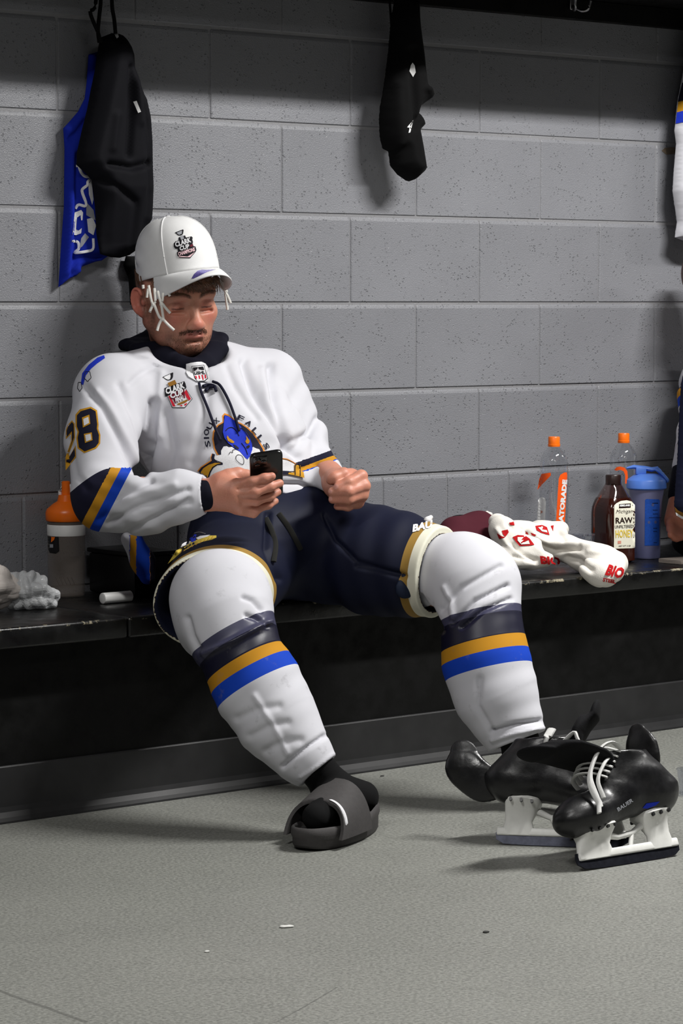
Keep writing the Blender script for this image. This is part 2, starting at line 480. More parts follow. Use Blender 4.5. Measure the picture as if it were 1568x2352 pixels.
def wrinkle(axis, freq, amp, seed, c, r, cross=None, cfreq=2.0):
    """long soft folds perpendicular to axis, fading at the edge of a ball"""
    ax = A3(Vector(axis).normalized()); c = A3(c)
    cr = A3(Vector(cross).normalized()) if cross is not None else A3(Vector(axis).orthogonal().normalized())
    th = A3(Vector(ax).cross(Vector(cr)))
    def fn(P):
        q = P-c; s_ = q@ax; x = q@cr; y = q@th
        ph = s_*freq+1.4*np.sin(x*cfreq*6+seed)+1.1*np.sin(y*cfreq*5+seed*2.3)
        w_ = np.sin(ph)*0.6+np.sin(ph*1.73+seed+x*9)*0.4
        fade = np.clip(1-np.sqrt((q*q).sum(1))/r, 0, 1)
        m_ = 0.55+0.45*np.sin(x*11*cfreq*0.5+seed*1.7+s_*6)
        return -amp*w_*m_*np.minimum(1, fade*2.2)
    return fn
# ================================================================== seated player
# ---- materials
def cloth(name, rgb, rough=0.85, weave=900, bs=0.12, var=0.05):
    t = NT(name, rough, 0.15); c = srgb(*rgb)
    lo = tuple(x*(1-var) for x in c[:3])+(1,); hi = tuple(min(1, x*(1+var)) for x in c[:3])+(1,)
    t.base(t.ramp(t.noise(22, 4), [(0.3, lo), (0.7, hi)])); t.bump(t.noise(weave, 2), bs, 0.001)
    return t
NAVY, GOLD, ROYAL, WHITE = (20, 20, 40), (184, 130, 30), (16, 62, 176), (198, 198, 204)
def banded(name, stops, attr, base=WHITE, rough=0.8, grime=False, tape=None, mask=None):
    """cloth whose knitted stripes follow a coordinate stored on the mesh"""
    t = NT(name, rough, 0.18); a = t.attr(attr).outputs['Fac']
    r = t.n('ShaderNodeValToRGB'); r.color_ramp.interpolation = 'CONSTANT'
    e = r.color_ramp.elements; e[0].position = 0.0; e[0].color = srgb(*stops[0][1])
    e[1].position = stops[1][0]; e[1].color = srgb(*stops[1][1])
    for p_, c_ in stops[2:]:
        q = e.new(p_); q.color = srgb(*c_)
    t.l(a, r.inputs['Fac']); col = r.outputs['Color']
    if mask: col = t.mix(t.math('GREATER_THAN', t.attr(mask).outputs['Fac'], 0.5), srgb(*base), col)
    n1 = t.noise(14, 4)
    col = t.mix(0.10, col, t.ramp(n1, [(0.3, (0.55, 0.55, 0.58, 1)), (0.7, (1, 1, 1, 1))]), 'MULTIPLY')
    if grime:
        g = t.ramp(t.noise(26, 5, 0.7), [(0.60, (0, 0, 0, 1)), (0.78, (0.5, 0.5, 0.5, 1))])
        col = t.mix(g, col, srgb(120, 118, 120))
    t.base(col)
    if tape:
        m_ = t.math('MULTIPLY', t.math('GREATER_THAN', a, tape[0]), t.math('LESS_THAN', a, tape[1]))
        t.rough(t.math('SUBTRACT', rough, t.math('MULTIPLY', m_, 0.40)))
        t.l(t.math('ADD', 0.18, t.math('MULTIPLY', m_, 0.22)), t.b.inputs['Specular IOR Level'])
    h = t.noise(1100, 2); t.bump(h, 0.12, 0.001)
    return t.m
# skin
t = NT('skin', 0.48, 0.4)
ca = t.attr('tint').outputs['Color']
n1 = t.noise(55, 4, 0.6); n2 = t.noise(420, 3, 0.7)
c = t.mix(t.ramp(n1, [(0.35, (0, 0, 0, 1)), (0.7, (0.35, 0.35, 0.35, 1))]), ca, srgb(196, 120, 104))
c = t.mix(0.22, c, t.ramp(n2, [(0.35, (0.5, 0.45, 0.42, 1)), (0.65, (1, 1, 1, 1))]), 'MULTIPLY')
t.base(c); t.b.inputs['Subsurface Weight'].default_value = 0.12
t.b.inputs['Subsurface Radius'].default_value = (0.008, 0.003, 0.0015); t.b.inputs['Subsurface Scale'].default_value = 0.6
t.bump(n2, 0.18, 0.0012)

# ---- head frame (yaw to his left, chin down, slight roll)
def rot_axes(yaw, pitch, roll):
    y, p, r = (math.radians(q) for q in (yaw, pitch, roll))
    fwd0 = Vector((math.sin(y), 0, math.cos(y))); lat = Vector((math.cos(y), 0, -math.sin(y))); up0 = Vector((0, 1, 0))
    fwd = fwd0*math.cos(p)-up0*math.sin(p); up = fwd0*math.sin(p)+up0*math.cos(p)
    def rr(q): return Vector((q.x*math.cos(r)-q.y*math.sin(r), q.x*math.sin(r)+q.y*math.cos(r), q.z))
    return [Cv(*rr(q)) for q in (lat, fwd, up)]
HL, HF, HU = rot_axes(27, 21, 7)                     # person's left, forward, up
HEAD_D = 5.90
HO = W(442, 699, HEAD_D-0.07)-HF*0.082               # head origin: between the ears at eye level
HR = [list(HL), list(HF), list(HU)]
def hp(x, y, z): return HO+HL*x+HF*y+HU*z

B = Field()
# skull and face masses
B.ell(hp(0, -0.016, 0.032), (0.077, 0.098, 0.088), HR, k=0.02)
B.ell(hp(0, 0.028, -0.030), (0.064, 0.060, 0.082), HR, k=0.03)
B.ell(hp(0, 0.036, -0.066), (0.054, 0.052, 0.045), HR, k=0.03)
for s_ in (-1, 1):
    B.cap(hp(s_*0.058, 0.0, -0.052), hp(s_*0.022, 0.068, -0.092), 0.016, 0.017, k=0.028)   # jaw line
    B.ell(hp(s_*0.044, 0.058, -0.026), (0.022, 0.020, 0.018), HR, k=0.025)                # cheekbone
    B.cap(hp(s_*0.012, 0.082, 0.020), hp(s_*0.048, 0.066, 0.020), 0.0105, 0.011, k=0.018)   # brow ridge
    B.ell(hp(s_*0.032, 0.100, -0.003), (0.017, 0.016, 0.0125), HR, op='s', k=0.012)        # eye socket
    B.ell(hp(s_*0.033, 0.0725, -0.003), (0.0155, 0.0135, 0.0115), HR, k=0.004)               # eye under lowered lid
    B.cap(hp(s_*0.021, 0.0845, -0.0065), hp(s_*0.045, 0.080, -0.0085), 0.0011, 0.0011, op='s', k=0.0022)   # lash line
    B.cap(hp(s_*0.019, 0.085, 0.0065), hp(s_*0.046, 0.079, 0.0055), 0.0010, 0.0010, op='s', k=0.003)    # lid crease
    B.cap(hp(s_*0.020, 0.083, -0.0165), hp(s_*0.046, 0.075, -0.018), 0.0022, 0.0022, op='s', k=0.010)   # under-eye
    B.ell(hp(s_*0.0135, 0.1005, -0.0415), (0.0088, 0.0105, 0.008), HR, k=0.007)               # nostril wing
    B.cap(hp(s_*0.019, 0.094, -0.040), hp(s_*0.032, 0.080, -0.066), 0.0015, 0.0015, op='s', k=0.012)  # nasolabial fold
    B.ell(hp(s_*0.008, 0.1065, -0.0505), (0.0040, 0.0058, 0.0030), HR, op='s', k=0.003)        # nostril
B.ell(hp(0, 0.073, -0.090), (0.022, 0.019, 0.019), HR, k=0.02)                                # chin
B.cap(hp(0, 0.081, 0.010), hp(0, 0.1065, -0.032), 0.0078, 0.0100, k=0.012)                     # nose bridge
B.ell(hp(0, 0.1085, -0.0375), (0.0125, 0.0125, 0.0105), HR, k=0.010)                            # nose tip
B.ell(hp(0, 0.080, -0.060), (0.028, 0.018, 0.022), HR, k=0.014)                                # muzzle
B.cap(hp(-0.017, 0.0915, -0.0575), hp(0.017, 0.0915, -0.0575), 0.0042, k=0.006)                # upper lip
B.cap(hp(-0.014, 0.0915, -0.0660), hp(0.014, 0.0915, -0.0660), 0.0050, k=0.006)                # lower lip
B.chain([(hp(-0.026, 0.084, -0.0590), 0.0012), (hp(-0.012, 0.0965, -0.0618), 0.0012), (hp(0.012, 0.0965, -0.0618), 0.0012), (hp(0.026, 0.084, -0.0590), 0.0012)], op='s', k=0.003)
B.cap(hp(-0.012, 0.0915, -0.0765), hp(0.012, 0.0915, -0.0765), 0.003, op='s', k=0.012)          # mentolabial groove
# ears
for s_ in (-1, 1):
    ax_t = (HL*0.84*s_+HF*0.50+HU*0.05).normalized()            # the way the ear opens
    ax_u = (HU*0.95-HF*0.28); ax_u = (ax_u-ax_t*ax_u.dot(ax_t)).normalized()
    ax_b = -HF; ax_b = (ax_b-ax_t*ax_b.dot(ax_t)-ax_u*ax_b.dot(ax_u)).normalized()
    eR = [list(ax_t), list(ax_b), list(ax_u)]; ec = hp(s_*0.080, -0.014, -0.010)
    B.ell(ec, (0.0052, 0.0140, 0.0255), eR, k=0.007)
    rim = [ec+ax_b*(math.cos(q)*0.0138)+ax_u*(math.sin(q)*0.0255)+ax_t*0.0045 for q in np.linspace(-1.1, 2.6, 14)]
    B.chain([(q, 0.0034) for q in rim], k=0.003)
    B.ell(ec+ax_t*0.009-ax_b*0.003-ax_u*0.003, (0.0095, 0.0085, 0.014), eR, op='s', k=0.005)
    rim2 = [ec+ax_b*(math.cos(q)*0.0105)+ax_u*(math.sin(q)*0.021)+ax_t*0.0075 for q in np.linspace(-0.7, 1.9, 8)]
    B.chain([(q, 0.0018) for q in rim2], op='s', k=0.004)
    B.ell(ec-ax_u*0.0245-ax_b*0.003+ax_t*0.002, (0.0055, 0.0085, 0.010), eR, k=0.008)
    B.ell(ec-ax_b*0.013-ax_u*0.004+ax_t*0.004, (0.0045, 0.0045, 0.0065), eR, k=0.005)
# neck, trunk and limb cores (inside the clothes)
B.cap(hp(0, -0.030, -0.050), W(420, 870, 5.99), 0.054, 0.050, k=0.022)
LAT = Cv(0.82, 0.05, -0.57).normalized(); FAC = Cv(0.57, -0.10, 0.81); FAC = (FAC-LAT*FAC.dot(LAT)).normalized(); TUP = LAT.cross(FAC)*-1
if TUP.z < 0: TUP = -TUP
TR = [list(LAT), list(FAC), list(TUP)]
B.ell(W(455, 955, 5.95), (0.150, 0.085, 0.12), TR, k=0.03)
B.ell(W(555, 1085, 5.88), (0.145, 0.10, 0.14), TR, k=0.06)
B.ell(W(650, 1240, 5.89), (0.15, 0.12, 0.10), TR, k=0.06)
shR, elR, wrR = W(255, 905, 5.78), W(236, 1150, 5.60), W(486, 1136, 5.475)
shL, elL, wrL = W(622, 885, 6.05), W(702, 1055, 6.00), W(778, 1112, 5.745)
B.chain([(W(400, 890, 5.94), 0.045), (shR, 0.046), (elR, 0.040)], k=0.02); B.chain([(elR, 0.044), (W(330, 1150, 5.53), 0.043), (wrR, 0.029)], k=0.02)
B.chain([(W(500, 890, 5.99), 0.045), (shL, 0.044), (elL, 0.040)], k=0.02); B.chain([(elL, 0.042), (wrL, 0.029)], k=0.02)
kneeR, kneeL = W(505, 1388, 5.46), W(1080, 1338, 5.69)
ankR, ankL = W(752, 1795, 5.29), W(1203, 1745, 5.58)
B.chain([(W(585, 1262, 5.86), 0.085), (kneeR, 0.062), (W(590, 1580, 5.36), 0.055), (W(745, 1785, 5.295), 0.022)], k=0.02)
B.chain([(W(735, 1265, 5.89), 0.085), (kneeL, 0.06), (W(1115, 1520, 5.62), 0.055), (ankL, 0.030), (W(1216, 1800, 5.62), 0.03)], k=0.03)

# ---- right hand round the phone (back of the hand to the lens)
def fing(pts, k=0.006): B.chain([(W(u, v, D), r) for u, v, D, r in pts], k=k)
B.cap(wrR, W(512, 1128, 5.470), 0.030, 0.034, k=0.012, flat=(FW, 0.62))
B.cap(W(512, 1112, 5.468), W(536, 1116, 5.458), 0.021, 0.0155, k=0.012)
B.cap(W(508, 1128, 5.468), W(533, 1133, 5.455), 0.022, 0.0155, k=0.012)
B.cap(W(512, 1142, 5.472), W(540, 1150, 5.460), 0.021, 0.0150, k=0.012)
B.cap(W(516, 1150, 5.480), W(552, 1166, 5.472), 0.019, 0.0135, k=0.012)
fing([(534, 1114, 5.458, 0.0112), (580, 1106, 5.446, 0.0098), (607, 1098, 5.446, 0.0090), (624, 1094, 5.450, 0.0080)])
fing([(534, 1134, 5.456, 0.0112), (586, 1130, 5.448, 0.0100), (620, 1118, 5.456, 0.0090), (642, 1110, 5.468, 0.0082)])
fing([(542, 1151, 5.462, 0.0108), (588, 1150, 5.462, 0.0096), (619, 1140, 5.474, 0.0086), (637, 1130, 5.490, 0.0078)])
fing([(552, 1167, 5.474, 0.0098), (590, 1169, 5.480, 0.0085), (616, 1160, 5.492, 0.0076), (632, 1151, 5.508, 0.0068)])
fing([(506, 1108, 5.478, 0.0190), (526, 1094, 5.478, 0.0130), (546, 1089, 5.484, 0.0118), (566, 1090, 5.500, 0.0108)], 0.010)
B.cap(W(545, 1168, 5.484), W(582, 1180, 5.488), 0.012, 0.009, k=0.01)
# knuckle dimples and tendon grooves
for a_, b_ in (((545, 1124, 5.444), (600, 1116, 5.418)), ((548, 1142, 5.444), (604, 1138, 5.418)), ((555, 1159, 5.452), (600, 1158, 5.43))):
    B.cap(W(*a_), W(*b_), 0.0012, 0.0012, op='s', k=0.004)
# ---- left fist on the lap, thumb side up
B.cap(wrL, W(806, 1122, 5.70), 0.031, 0.036, k=0.016)
B.ell(W(806, 1126, 5.695), (0.034, 0.036, 0.038), [list(RT), list(UP), list(FW)], k=0.014)
fing([(806, 1092, 5.70, 0.0140), (788, 1090, 5.672, 0.0130), (768, 1098, 5.660, 0.0120), (759, 1102, 5.659, 0.0098)], 0.009)
fing([(822, 1102, 5.690, 0.0140), (829, 1094, 5.672, 0.0125), (801, 1108, 5.648, 0.0108), (776, 1118, 5.644, 0.0092)], 0.007)
fing([(828, 1116, 5.690, 0.0135), (836, 1116, 5.668, 0.0122), (800, 1129, 5.642, 0.0108), (764, 1130, 5.648, 0.0098)], 0.007)
fing([(824, 1132, 5.692, 0.0130), (832, 1137, 5.672, 0.0115), (800, 1147, 5.648, 0.0100), (764, 1147, 5.654, 0.0090)], 0.007)
fing([(816, 1148, 5.698, 0.0120), (822, 1155, 5.682, 0.0105), (799, 1163, 5.664, 0.0090), (775, 1163, 5.668, 0.0080)], 0.007)
# nails
NAILS = [(770, 1117, 5.6345), (757, 1128, 5.638), (757, 1146, 5.645)]
vp, fq = B.mesh(0.0027)
# skin tints from head-local coordinates
vp[:, 2] = np.where((vp[:, 1] > BENCH_Y) & (vp[:, 2] > 0.3), np.maximum(vp[:, 2], BENCH_Z+0.004), vp[:, 2])
Q = (vp-np.array(HO))@np.array([list(HL), list(HF), list(HU)]).T
x, y, z = Q[:, 0], Q[:, 1], Q[:, 2]; ax_ = np.abs(x)
near = (np.linalg.norm(Q-np.array((0, 0.02, -0.02)), axis=1) < 0.19)
def C3(*c): return np.array(srgb(*c))
tint = np.tile(C3(188, 134, 110), (len(vp), 1))
def lay(m_, c_): 
    global tint
    tint = tint*(1-m_[:, None])+C3(*c_)[None]*m_[:, None]
nn = np.sin(x*900+np.sin(z*700)*2)*np.sin(z*820+np.sin(x*600)*2)*0.5+0.5
u_, v_ = npix(vp)
hand = ((u_ < 660) & (u_ > 440) & (v_ > 1060) & (v_ < 1200)) | ((u_ > 735) & (u_ < 850) & (v_ > 1060) & (v_ < 1190))
lay(hand*0.35, (205, 132, 112))
lay(near*0.55*sstep(0.03, 0.0, np.hypot(ax_-0.042, (z+0.030)*1.2))*(y > 0.03), (196, 104, 92))     # flushed cheeks
lay(near*0.5*sstep(0.020, 0.006, np.hypot(ax_, z+0.036))*(y > 0.085), (200, 110, 96))              # nose
beard = sstep(-0.044, -0.066, z+0.25*(y-0.06)+0.010*np.sin(x*60))*(y > -0.03)*near*sstep(-0.165, -0.125, z)
beard = np.maximum(beard*sstep(0.0, 0.012, np.hypot(ax_, z+0.062)-0.016), 0)
side = sstep(0.045, 0.060, ax_)*sstep(0.02, -0.02, z)*sstep(-0.012, 0.012, y)*sstep(0.062, 0.035, y)*near
lay(np.clip(np.maximum(beard*0.55, side*0.75)*(0.65+0.6*nn), 0, 0.9), (84, 56, 42))
goat = sstep(0.016, 0.006, ax_)*sstep(-0.074, -0.080, z)*sstep(-0.100, -0.090, z)*(y > 0.06)*near
lay(goat*0.6*(0.6+0.5*nn), (74, 46, 36))
mo = sstep(0.0075, 0.003, np.abs(z+0.0520+0.008*(ax_/0.03)**2))*sstep(0.034, 0.026, ax_)*(y > 0.07)*near
lay(np.clip(mo*0.85*(0.6+0.6*nn), 0, 0.92), (72, 46, 34))
lips = np.maximum(sstep(0.0055, 0.003, np.abs(z+0.0578)), sstep(0.0062, 0.0035, np.abs(z+0.0662)))*sstep(0.024, 0.016, ax_)*(y > 0.085)*near
lay(lips*0.6, (176, 96, 92))
br = sstep(0.0052, 0.0022, np.abs(z-0.0235-0.005*np.sin((ax_-0.012)/0.04*PI*0.9)+0.004))*sstep(0.006, 0.013, ax_)*sstep(0.058, 0.048, ax_)*(y > 0.055)*near
lay(np.clip(br*(0.7+0.4*nn), 0, 0.92), (70, 44, 32))
lay(near*0.5*sstep(0.016, 0.006, np.hypot((ax_-0.033)*0.8, z-0.001))*(y > 0.06), (176, 112, 100))     # lids
lay(near*0.9*sstep(0.0030, 0.0012, np.abs(z+0.0078))*sstep(0.018, 0.022, ax_)*sstep(0.049, 0.045, ax_)*(y > 0.07), (60, 36, 30))
lay(near*sstep(0.072, 0.082, ax_)*(y < 0.02)*(np.abs(z) < 0.06)*0.55, (206, 100, 88))                 # ears
scalp = near*sstep(0.034, 0.044, z-0.25*np.clip(0.05-y, -0.02, 0.06)*0)*1.0
lay(scalp*0.9, (62, 40, 28))
hairb = near*sstep(0.012, -0.008, y)*sstep(-0.06, -0.045, z)*sstep(0.082, 0.076, ax_)
lay(hairb*0.9, (58, 38, 28))
for (uu, vv, DD) in NAILS:
    c_ = np.array(W(uu, vv, DD)); lay(sstep(0.0062, 0.0048, np.linalg.norm(vp-c_, axis=1))*0.7, (226, 170, 160))
person = np_mesh('person', vp, fq, 'skin', None, colors={'tint': tint})
tag(person, 'seated hockey player in white jersey looking down at a phone', 'person')
print('body', len(vp))
# ---- clothing fields
def pfold(poly, width, amp, D0, D1):
    """a sewn/draped crease: poly in frame pixels fixes the line on the garment, amp>0 raises, <0 sinks"""
    pl = np.array(poly, np.float32); c = W(pl[:, 0].mean(), pl[:, 1].mean(), (D0+D1)/2)
    r = float(np.linalg.norm(pl.max(0)-pl.min(0)))*0.55*5.7/F_PX+(D1-D0)/2+0.03
    def fn(P):
        u, v = npix(P); D = (P-np.array(CAM))@np.array(FW)
        best = np.full(len(P), 1e9, np.float32)
        for a, b in zip(pl, pl[1:]):
            ab = b-a; tt = np.clip(((u-a[0])*ab[0]+(v-a[1])*ab[1])/(ab@ab), 0, 1)
            best = np.minimum(best, np.hypot(u-a[0]-ab[0]*tt, v-a[1]-ab[1]*tt))
        m_ = np.exp(-(best/width)**2)*((D > D0) & (D < D1))
        return -amp*m_.astype(np.float32)
    return fn, c, r
J = Field()
J.ell(W(462, 938, 5.925), (0.200, 0.124, 0.140), TR, k=0.06)
J.ell(W(535, 1050, 5.85), (0.180, 0.140, 0.150), TR, k=0.09)
J.cap(W(520, 1105, 5.745), W(685, 1112, 5.83), 0.050, 0.040, k=0.06)
J.cap(W(385, 845, 5.92), W(262, 886, 5.80), 0.050, 0.066, k=0.04)
J.cap(W(490, 836, 5.96), W(612, 872, 6.03), 0.046, 0.056, k=0.04)
J.chain([(W(252, 914, 5.77), pr_(5.77, 85)), (W(238, 1010, 5.68), pr_(5.68, 80)), (W(234, 1120, 5.60), pr_(5.6, 70))], k=0.04)
J.chain([(W(238, 1150, 5.57), pr_(5.57, 72)), (W(330, 1158, 5.505), pr_(5.5, 68)), (W(415, 1140, 5.48), pr_(5.48, 56)), (W(462, 1136, 5.475), pr_(5.47, 43))], k=0.025)
J.chain([(W(622, 885, 6.04), pr_(6.04, 72)), (W(685, 1010, 6.03), pr_(6.03, 68))], k=0.05)
J.chain([(W(695, 1040, 6.00), pr_(6.0, 62)), (W(738, 1088, 5.87), pr_(5.87, 44)), (W(770, 1110, 5.775), pr_(5.77, 36))], k=0.02)
J.chain([(W(302, 1238, 5.775), 0.022), (W(328, 1290, 5.775), 0.022), (W(338, 1325, 5.775), 0.016)], k=0.02)
J.ell(W(438, 792, 5.85), (0.086, 0.056, 0.11), [list(RT), list(UP), list(FW)], op='s', k=0.012)
J.cap(W(440, 800, 5.84), W(462, 842, 5.78), 0.04, 0.018, op='s', k=0.012)
# cuffs are open
J.cap(W(448, 1138, 5.476), W(520, 1132, 5.465), pr_(5.47, 36), op='s', k=0.004)
J.plane(W(466, 1136, 5.475), (wrR-elR), W(500, 1134, 5.47), 0.045, k=0.003)
for poly, wd, am in (([(354, 925), (345, 1010), (328, 1078)], 11, -0.016), ([(197, 890), (235, 935), (275, 1012), (308, 1078)], 9, -0.006),
                     ([(222, 900), (258, 945), (292, 1010), (318, 1060)], 9, 0.004), ([(275, 885), (308, 955), (332, 1025)], 9, -0.006),
                     ([(226, 1196), (275, 1140), (345, 1104)], 8, -0.006), ([(244, 1204), (319, 1163), (432, 1124)], 8, -0.006),
                     ([(293, 1222), (363, 1188), (432, 1152)], 8, -0.006), ([(300, 880), (322, 860), (372, 830)], 8, -0.004),
                     ([(236, 1180), (300, 1142), (400, 1112)], 8, 0.003), ([(160, 1010), (175, 1090), (200, 1120)], 8, -0.003)):
    J.disp(*pfold(poly, wd, am*1.25, 5.25, 5.80))
for poly, wd, am in (([(560, 830), (583, 900), (637, 979), (684, 1048)], 10, -0.010), ([(622, 840), (631, 916), (641, 954), (666, 1024)], 9, -0.009),
                     ([(600, 850), (612, 920), (650, 990)], 9, 0.004), ([(520, 840), (540, 890), (590, 960)], 9, -0.004),
                     ([(475, 880), (472, 960), (440, 1060)], 12, -0.004), ([(380, 950), (395, 1030), (380, 1090)], 12, -0.005),
                     ([(640, 1112), (690, 1112), (752, 1142)], 6, -0.006), ([(650, 1130), (700, 1132), (745, 1142)], 5, 0.004),
                     ([(700, 1000), (660, 1020), (640, 1050)], 8, -0.006), ([(730, 960), (700, 1010), (672, 1040)], 8, -0.006),
                     ([(370, 860), (360, 930), (365, 1000)], 10, 0.004), ([(690, 1078), (720, 1064), (775, 1070)], 5, -0.004)):
    J.disp(*pfold(poly, wd, am*1.5, 5.62, 6.12))
J.disp(wrinkle(LAT, 75, 0.0022, 1.3, W(480, 960, 5.85), 0.26, TUP, 1.4), W(480, 960, 5.85), 0.26)
J.disp(wrinkle(TUP, 90, 0.0022, 4.1, W(560, 1080, 5.75), 0.2, LAT, 1.4), W(560, 1080, 5.75), 0.2)
J.disp(wrinkle(Cv(0.7, -0.7, 0), 80, 0.0026, 2.2, W(245, 1010, 5.68), 0.2, Cv(0.7, 0.7, 0), 1.3), W(245, 1010, 5.68), 0.2)
J.disp(wrinkle(Cv(0.35, 0.94, 0), 110, 0.0028, 5.2, W(330, 1160, 5.5), 0.16, Cv(0.94, -0.35, 0), 1.2), W(330, 1160, 5.5), 0.16)
J.disp(wrinkle(Cv(0.8, -0.5, 0), 100, 0.0028, 0.7, W(680, 980, 6.0), 0.16, Cv(0.5, 0.8, 0), 1.3), W(680, 980, 6.0), 0.16)
vp, fq = J.mesh(0.0036)
u_, v_ = npix(vp); Dv = (vp-np.array(CAM))@np.array(FW)
sA = (u_-205)*0.885+(v_-1215)*0.46
crv = 1076+56*np.clip((248-u_)/88, 0, 1.3)**1.4
sm_ = np.interp(sA, [-60, -22, 0, 22, 90], [0.5, 0.544, 0.639, 0.728, 1.0])
sv = np.where(sA > -22, sm_, np.minimum(0.267+0.01*(v_-crv), sm_))
on = ((u_ < 420) & (v_ > crv-30) & (v_ > 1074-0*u_) & (Dv < 5.80)).astype(float)
w_ = (v_-1060)+0.36*(u_-689)
lm = (u_ > 600) & (v_ > 850) & (v_ < 1180)
sv = np.where(lm, np.interp(w_, [-50, 0, 13, 25, 26, 60], [0, 0.267, 0.544, 0.639, 0.75, 0.9]), sv); on = np.where(lm & (u_ > 676) & (v_ > 990), 1.0, on)
tl = (v_ > 1228) & (u_ < 370) & (Dv > 5.70)
sv = np.where(tl, np.interp(u_, [280, 298, 298.5, 312, 312.5, 345, 346], [0.8, 0.75, 0.56, 0.6, 0.66, 0.70, 0.3]), sv); on = np.where(tl, 1.0, on)
banded('jersey_knit', [(0, WHITE), (0.267, NAVY), (0.544, GOLD), (0.639, ROYAL), (0.728, WHITE)], 'band', mask='striped')
jersey = np_mesh('jersey', vp, fq, 'jersey_knit', person, attrs={'band': np.clip(sv, 0, 1), 'striped': on})
tag(jersey, 'white knit jersey with navy, gold and blue elbow stripes')
BV_J = BVHTree.FromPolygons([Vector(q) for q in vp.tolist()], fq.tolist())
# navy collar and undershirt neck
K = Field()
K.cap(W(424, 772, 5.955), W(432, 858, 5.93), pr_(5.93, 64), pr_(5.9, 70), k=0.015)
ring = [(292, 790, 5.96), (318, 800, 5.89), (362, 818, 5.85), (410, 848, 5.825), (450, 858, 5.815), (484, 842, 5.835), (508, 800, 5.89), (508, 776, 5.96), (440, 756, 6.03), (350, 764, 6.02), (292, 790, 5.96)]
K.chain([(W(u, v, D), pr_(D, 10)) for u, v, D in ring], k=0.010)
K.chain([(W(u*1.06-432*0.06, v*1.04-812*0.04+4, D+0.012), pr_(D, 9)) for u, v, D in ring], k=0.012)
K.chain([(W(u*0.84+432*0.16, v*0.84+812*0.16, D), pr_(D, 13)) for u, v, D in ring], k=0.012)
K.chain([(W(u*0.66+432*0.34, v*0.66+812*0.34, D), pr_(D, 15)) for u, v, D in ring], k=0.015)
vp, fq = K.mesh(0.003)
cloth('navy_rib', (13, 13, 26), 0.85, 700, 0.2)
BV_K = BVHTree.FromPolygons([Vector(q) for q in vp.tolist()], fq.tolist())
o = np_mesh('collar', vp, fq, 'navy_rib', person); tag(o, 'dark navy ribbed collar')
# undershirt cuff at the right wrist
K = Field(); K.cap(W(446, 1140, 5.478), W(476, 1137, 5.474), pr_(5.47, 37), pr_(5.47, 36), k=0.01)
vp, fq = K.mesh(0.003); o = np_mesh('undershirt_cuff', vp, fq, 'navy_rib', person)

# ---- pants
P_ = Field()
hemR, hemL = W(489, 1374, 5.515), W(1006, 1316, 5.715)
axR = (hemR-W(590, 1255, 5.84)).normalized(); axL = (hemL-W(725, 1268, 5.86)).normalized()
P_.ell(W(650, 1235, 5.88), (0.205, 0.165, 0.115), TR, k=0.05)
P_.ell(W(640, 1195, 5.84), (0.17, 0.13, 0.075), TR, k=0.05)
P_.chain([(W(580, 1256, 5.83), 0.118), (hemR+axR*0.05, 0.1050)], k=0.05)
P_.chain([(W(735, 1262, 5.85), 0.112), (W(880, 1290, 5.78), 0.103), (hemL+axL*0.05, 0.094)], k=0.05)
P_.cap(hemR-axR*0.09, hemR+axR*0.08, 0.084, 0.095, op='s', k=0.005)
P_.cap(hemL-axL*0.09, hemL+axL*0.08, 0.074, 0.083, op='s', k=0.005)
cutR = Cv(0.30, -0.40, 0.86).normalized()
hemR = hemR+cutR*0.014
P_.plane(hemR, cutR, hemR+axR*0.12, 0.16, k=0.004); P_.plane(hemL, axL, hemL+axL*0.12, 0.16, k=0.004)
P_.disp(wrinkle(axL, 60, 0.004, 1.1, W(820, 1280, 5.75), 0.25, UP, 1.2), W(820, 1280, 5.75), 0.25)
P_.disp(wrinkle(axR, 60, 0.003, 2.1, W(520, 1290, 5.65), 0.2, RT, 1.2), W(520, 1290, 5.65), 0.2)
P_.disp(*pfold([(745, 1180), (770, 1240), (820, 1290), (925, 1320)], 5, -0.006, 5.5, 5.85))
P_.disp(*pfold([(615, 1180), (612, 1260), (640, 1330)], 7, -0.010, 5.5, 5.85))
P_.disp(*pfold([(820, 1300), (880, 1312), (930, 1325)], 6, -0.006, 5.5, 5.85))
vp, fq = P_.mesh(0.0034)
vp[:, 2] = np.where(vp[:, 1] > BENCH_Y-0.006, np.maximum(vp[:, 2], BENCH_Z+0.0015), vp[:, 2])   # the seat flattens on the board
dR = -((vp-np.array(hemR))@np.array(cutR)); dL = -((vp-np.array(hemL))@np.array(axL))
rR = np.linalg.norm(vp-np.array(hemR), axis=1); rL = np.linalg.norm(vp-np.array(hemL), axis=1)
hv = np.where(rR < 0.16, np.clip(dR, 0, 0.1), 0.1); hv = np.where(rL < 0.14, np.minimum(hv, np.clip(dL, 0, 0.1)), hv)
inner = np.zeros(len(vp))
nrm_ = vert_normals(vp, fq)
for hem, ax, rr in ((hemR, axR, 0.0985), (hemL, axL, 0.0865)):
    q = vp-np.array(hem); tt = q@np.array(ax); rad = np.linalg.norm(q-tt[:, None]*np.array(ax), axis=1)
    rv = (q-tt[:, None]*np.array(ax))/np.maximum(rad, 1e-4)[:, None]; hv = np.where(((nrm_*rv).sum(1) < -0.25) & (np.abs(tt) < 0.13) & (rad < 0.13), 0.1, hv)
hv = np.where(hv < 0.0012, 0.0012, hv)
banded('pants_nylon', [(0, (216, 214, 196)), (0.20, (150, 118, 56)), (0.37, (15, 19, 40))], 'hem', rough=0.62)
pants = np_mesh('hockey_pants', vp, fq, 'pants_nylon', person, attrs={'hem': hv*10})
tag(pants, 'navy padded hockey pants with gold and white leg hems')
BV_P = BVHTree.FromPolygons([Vector(q) for q in vp.tolist()], fq.tolist())
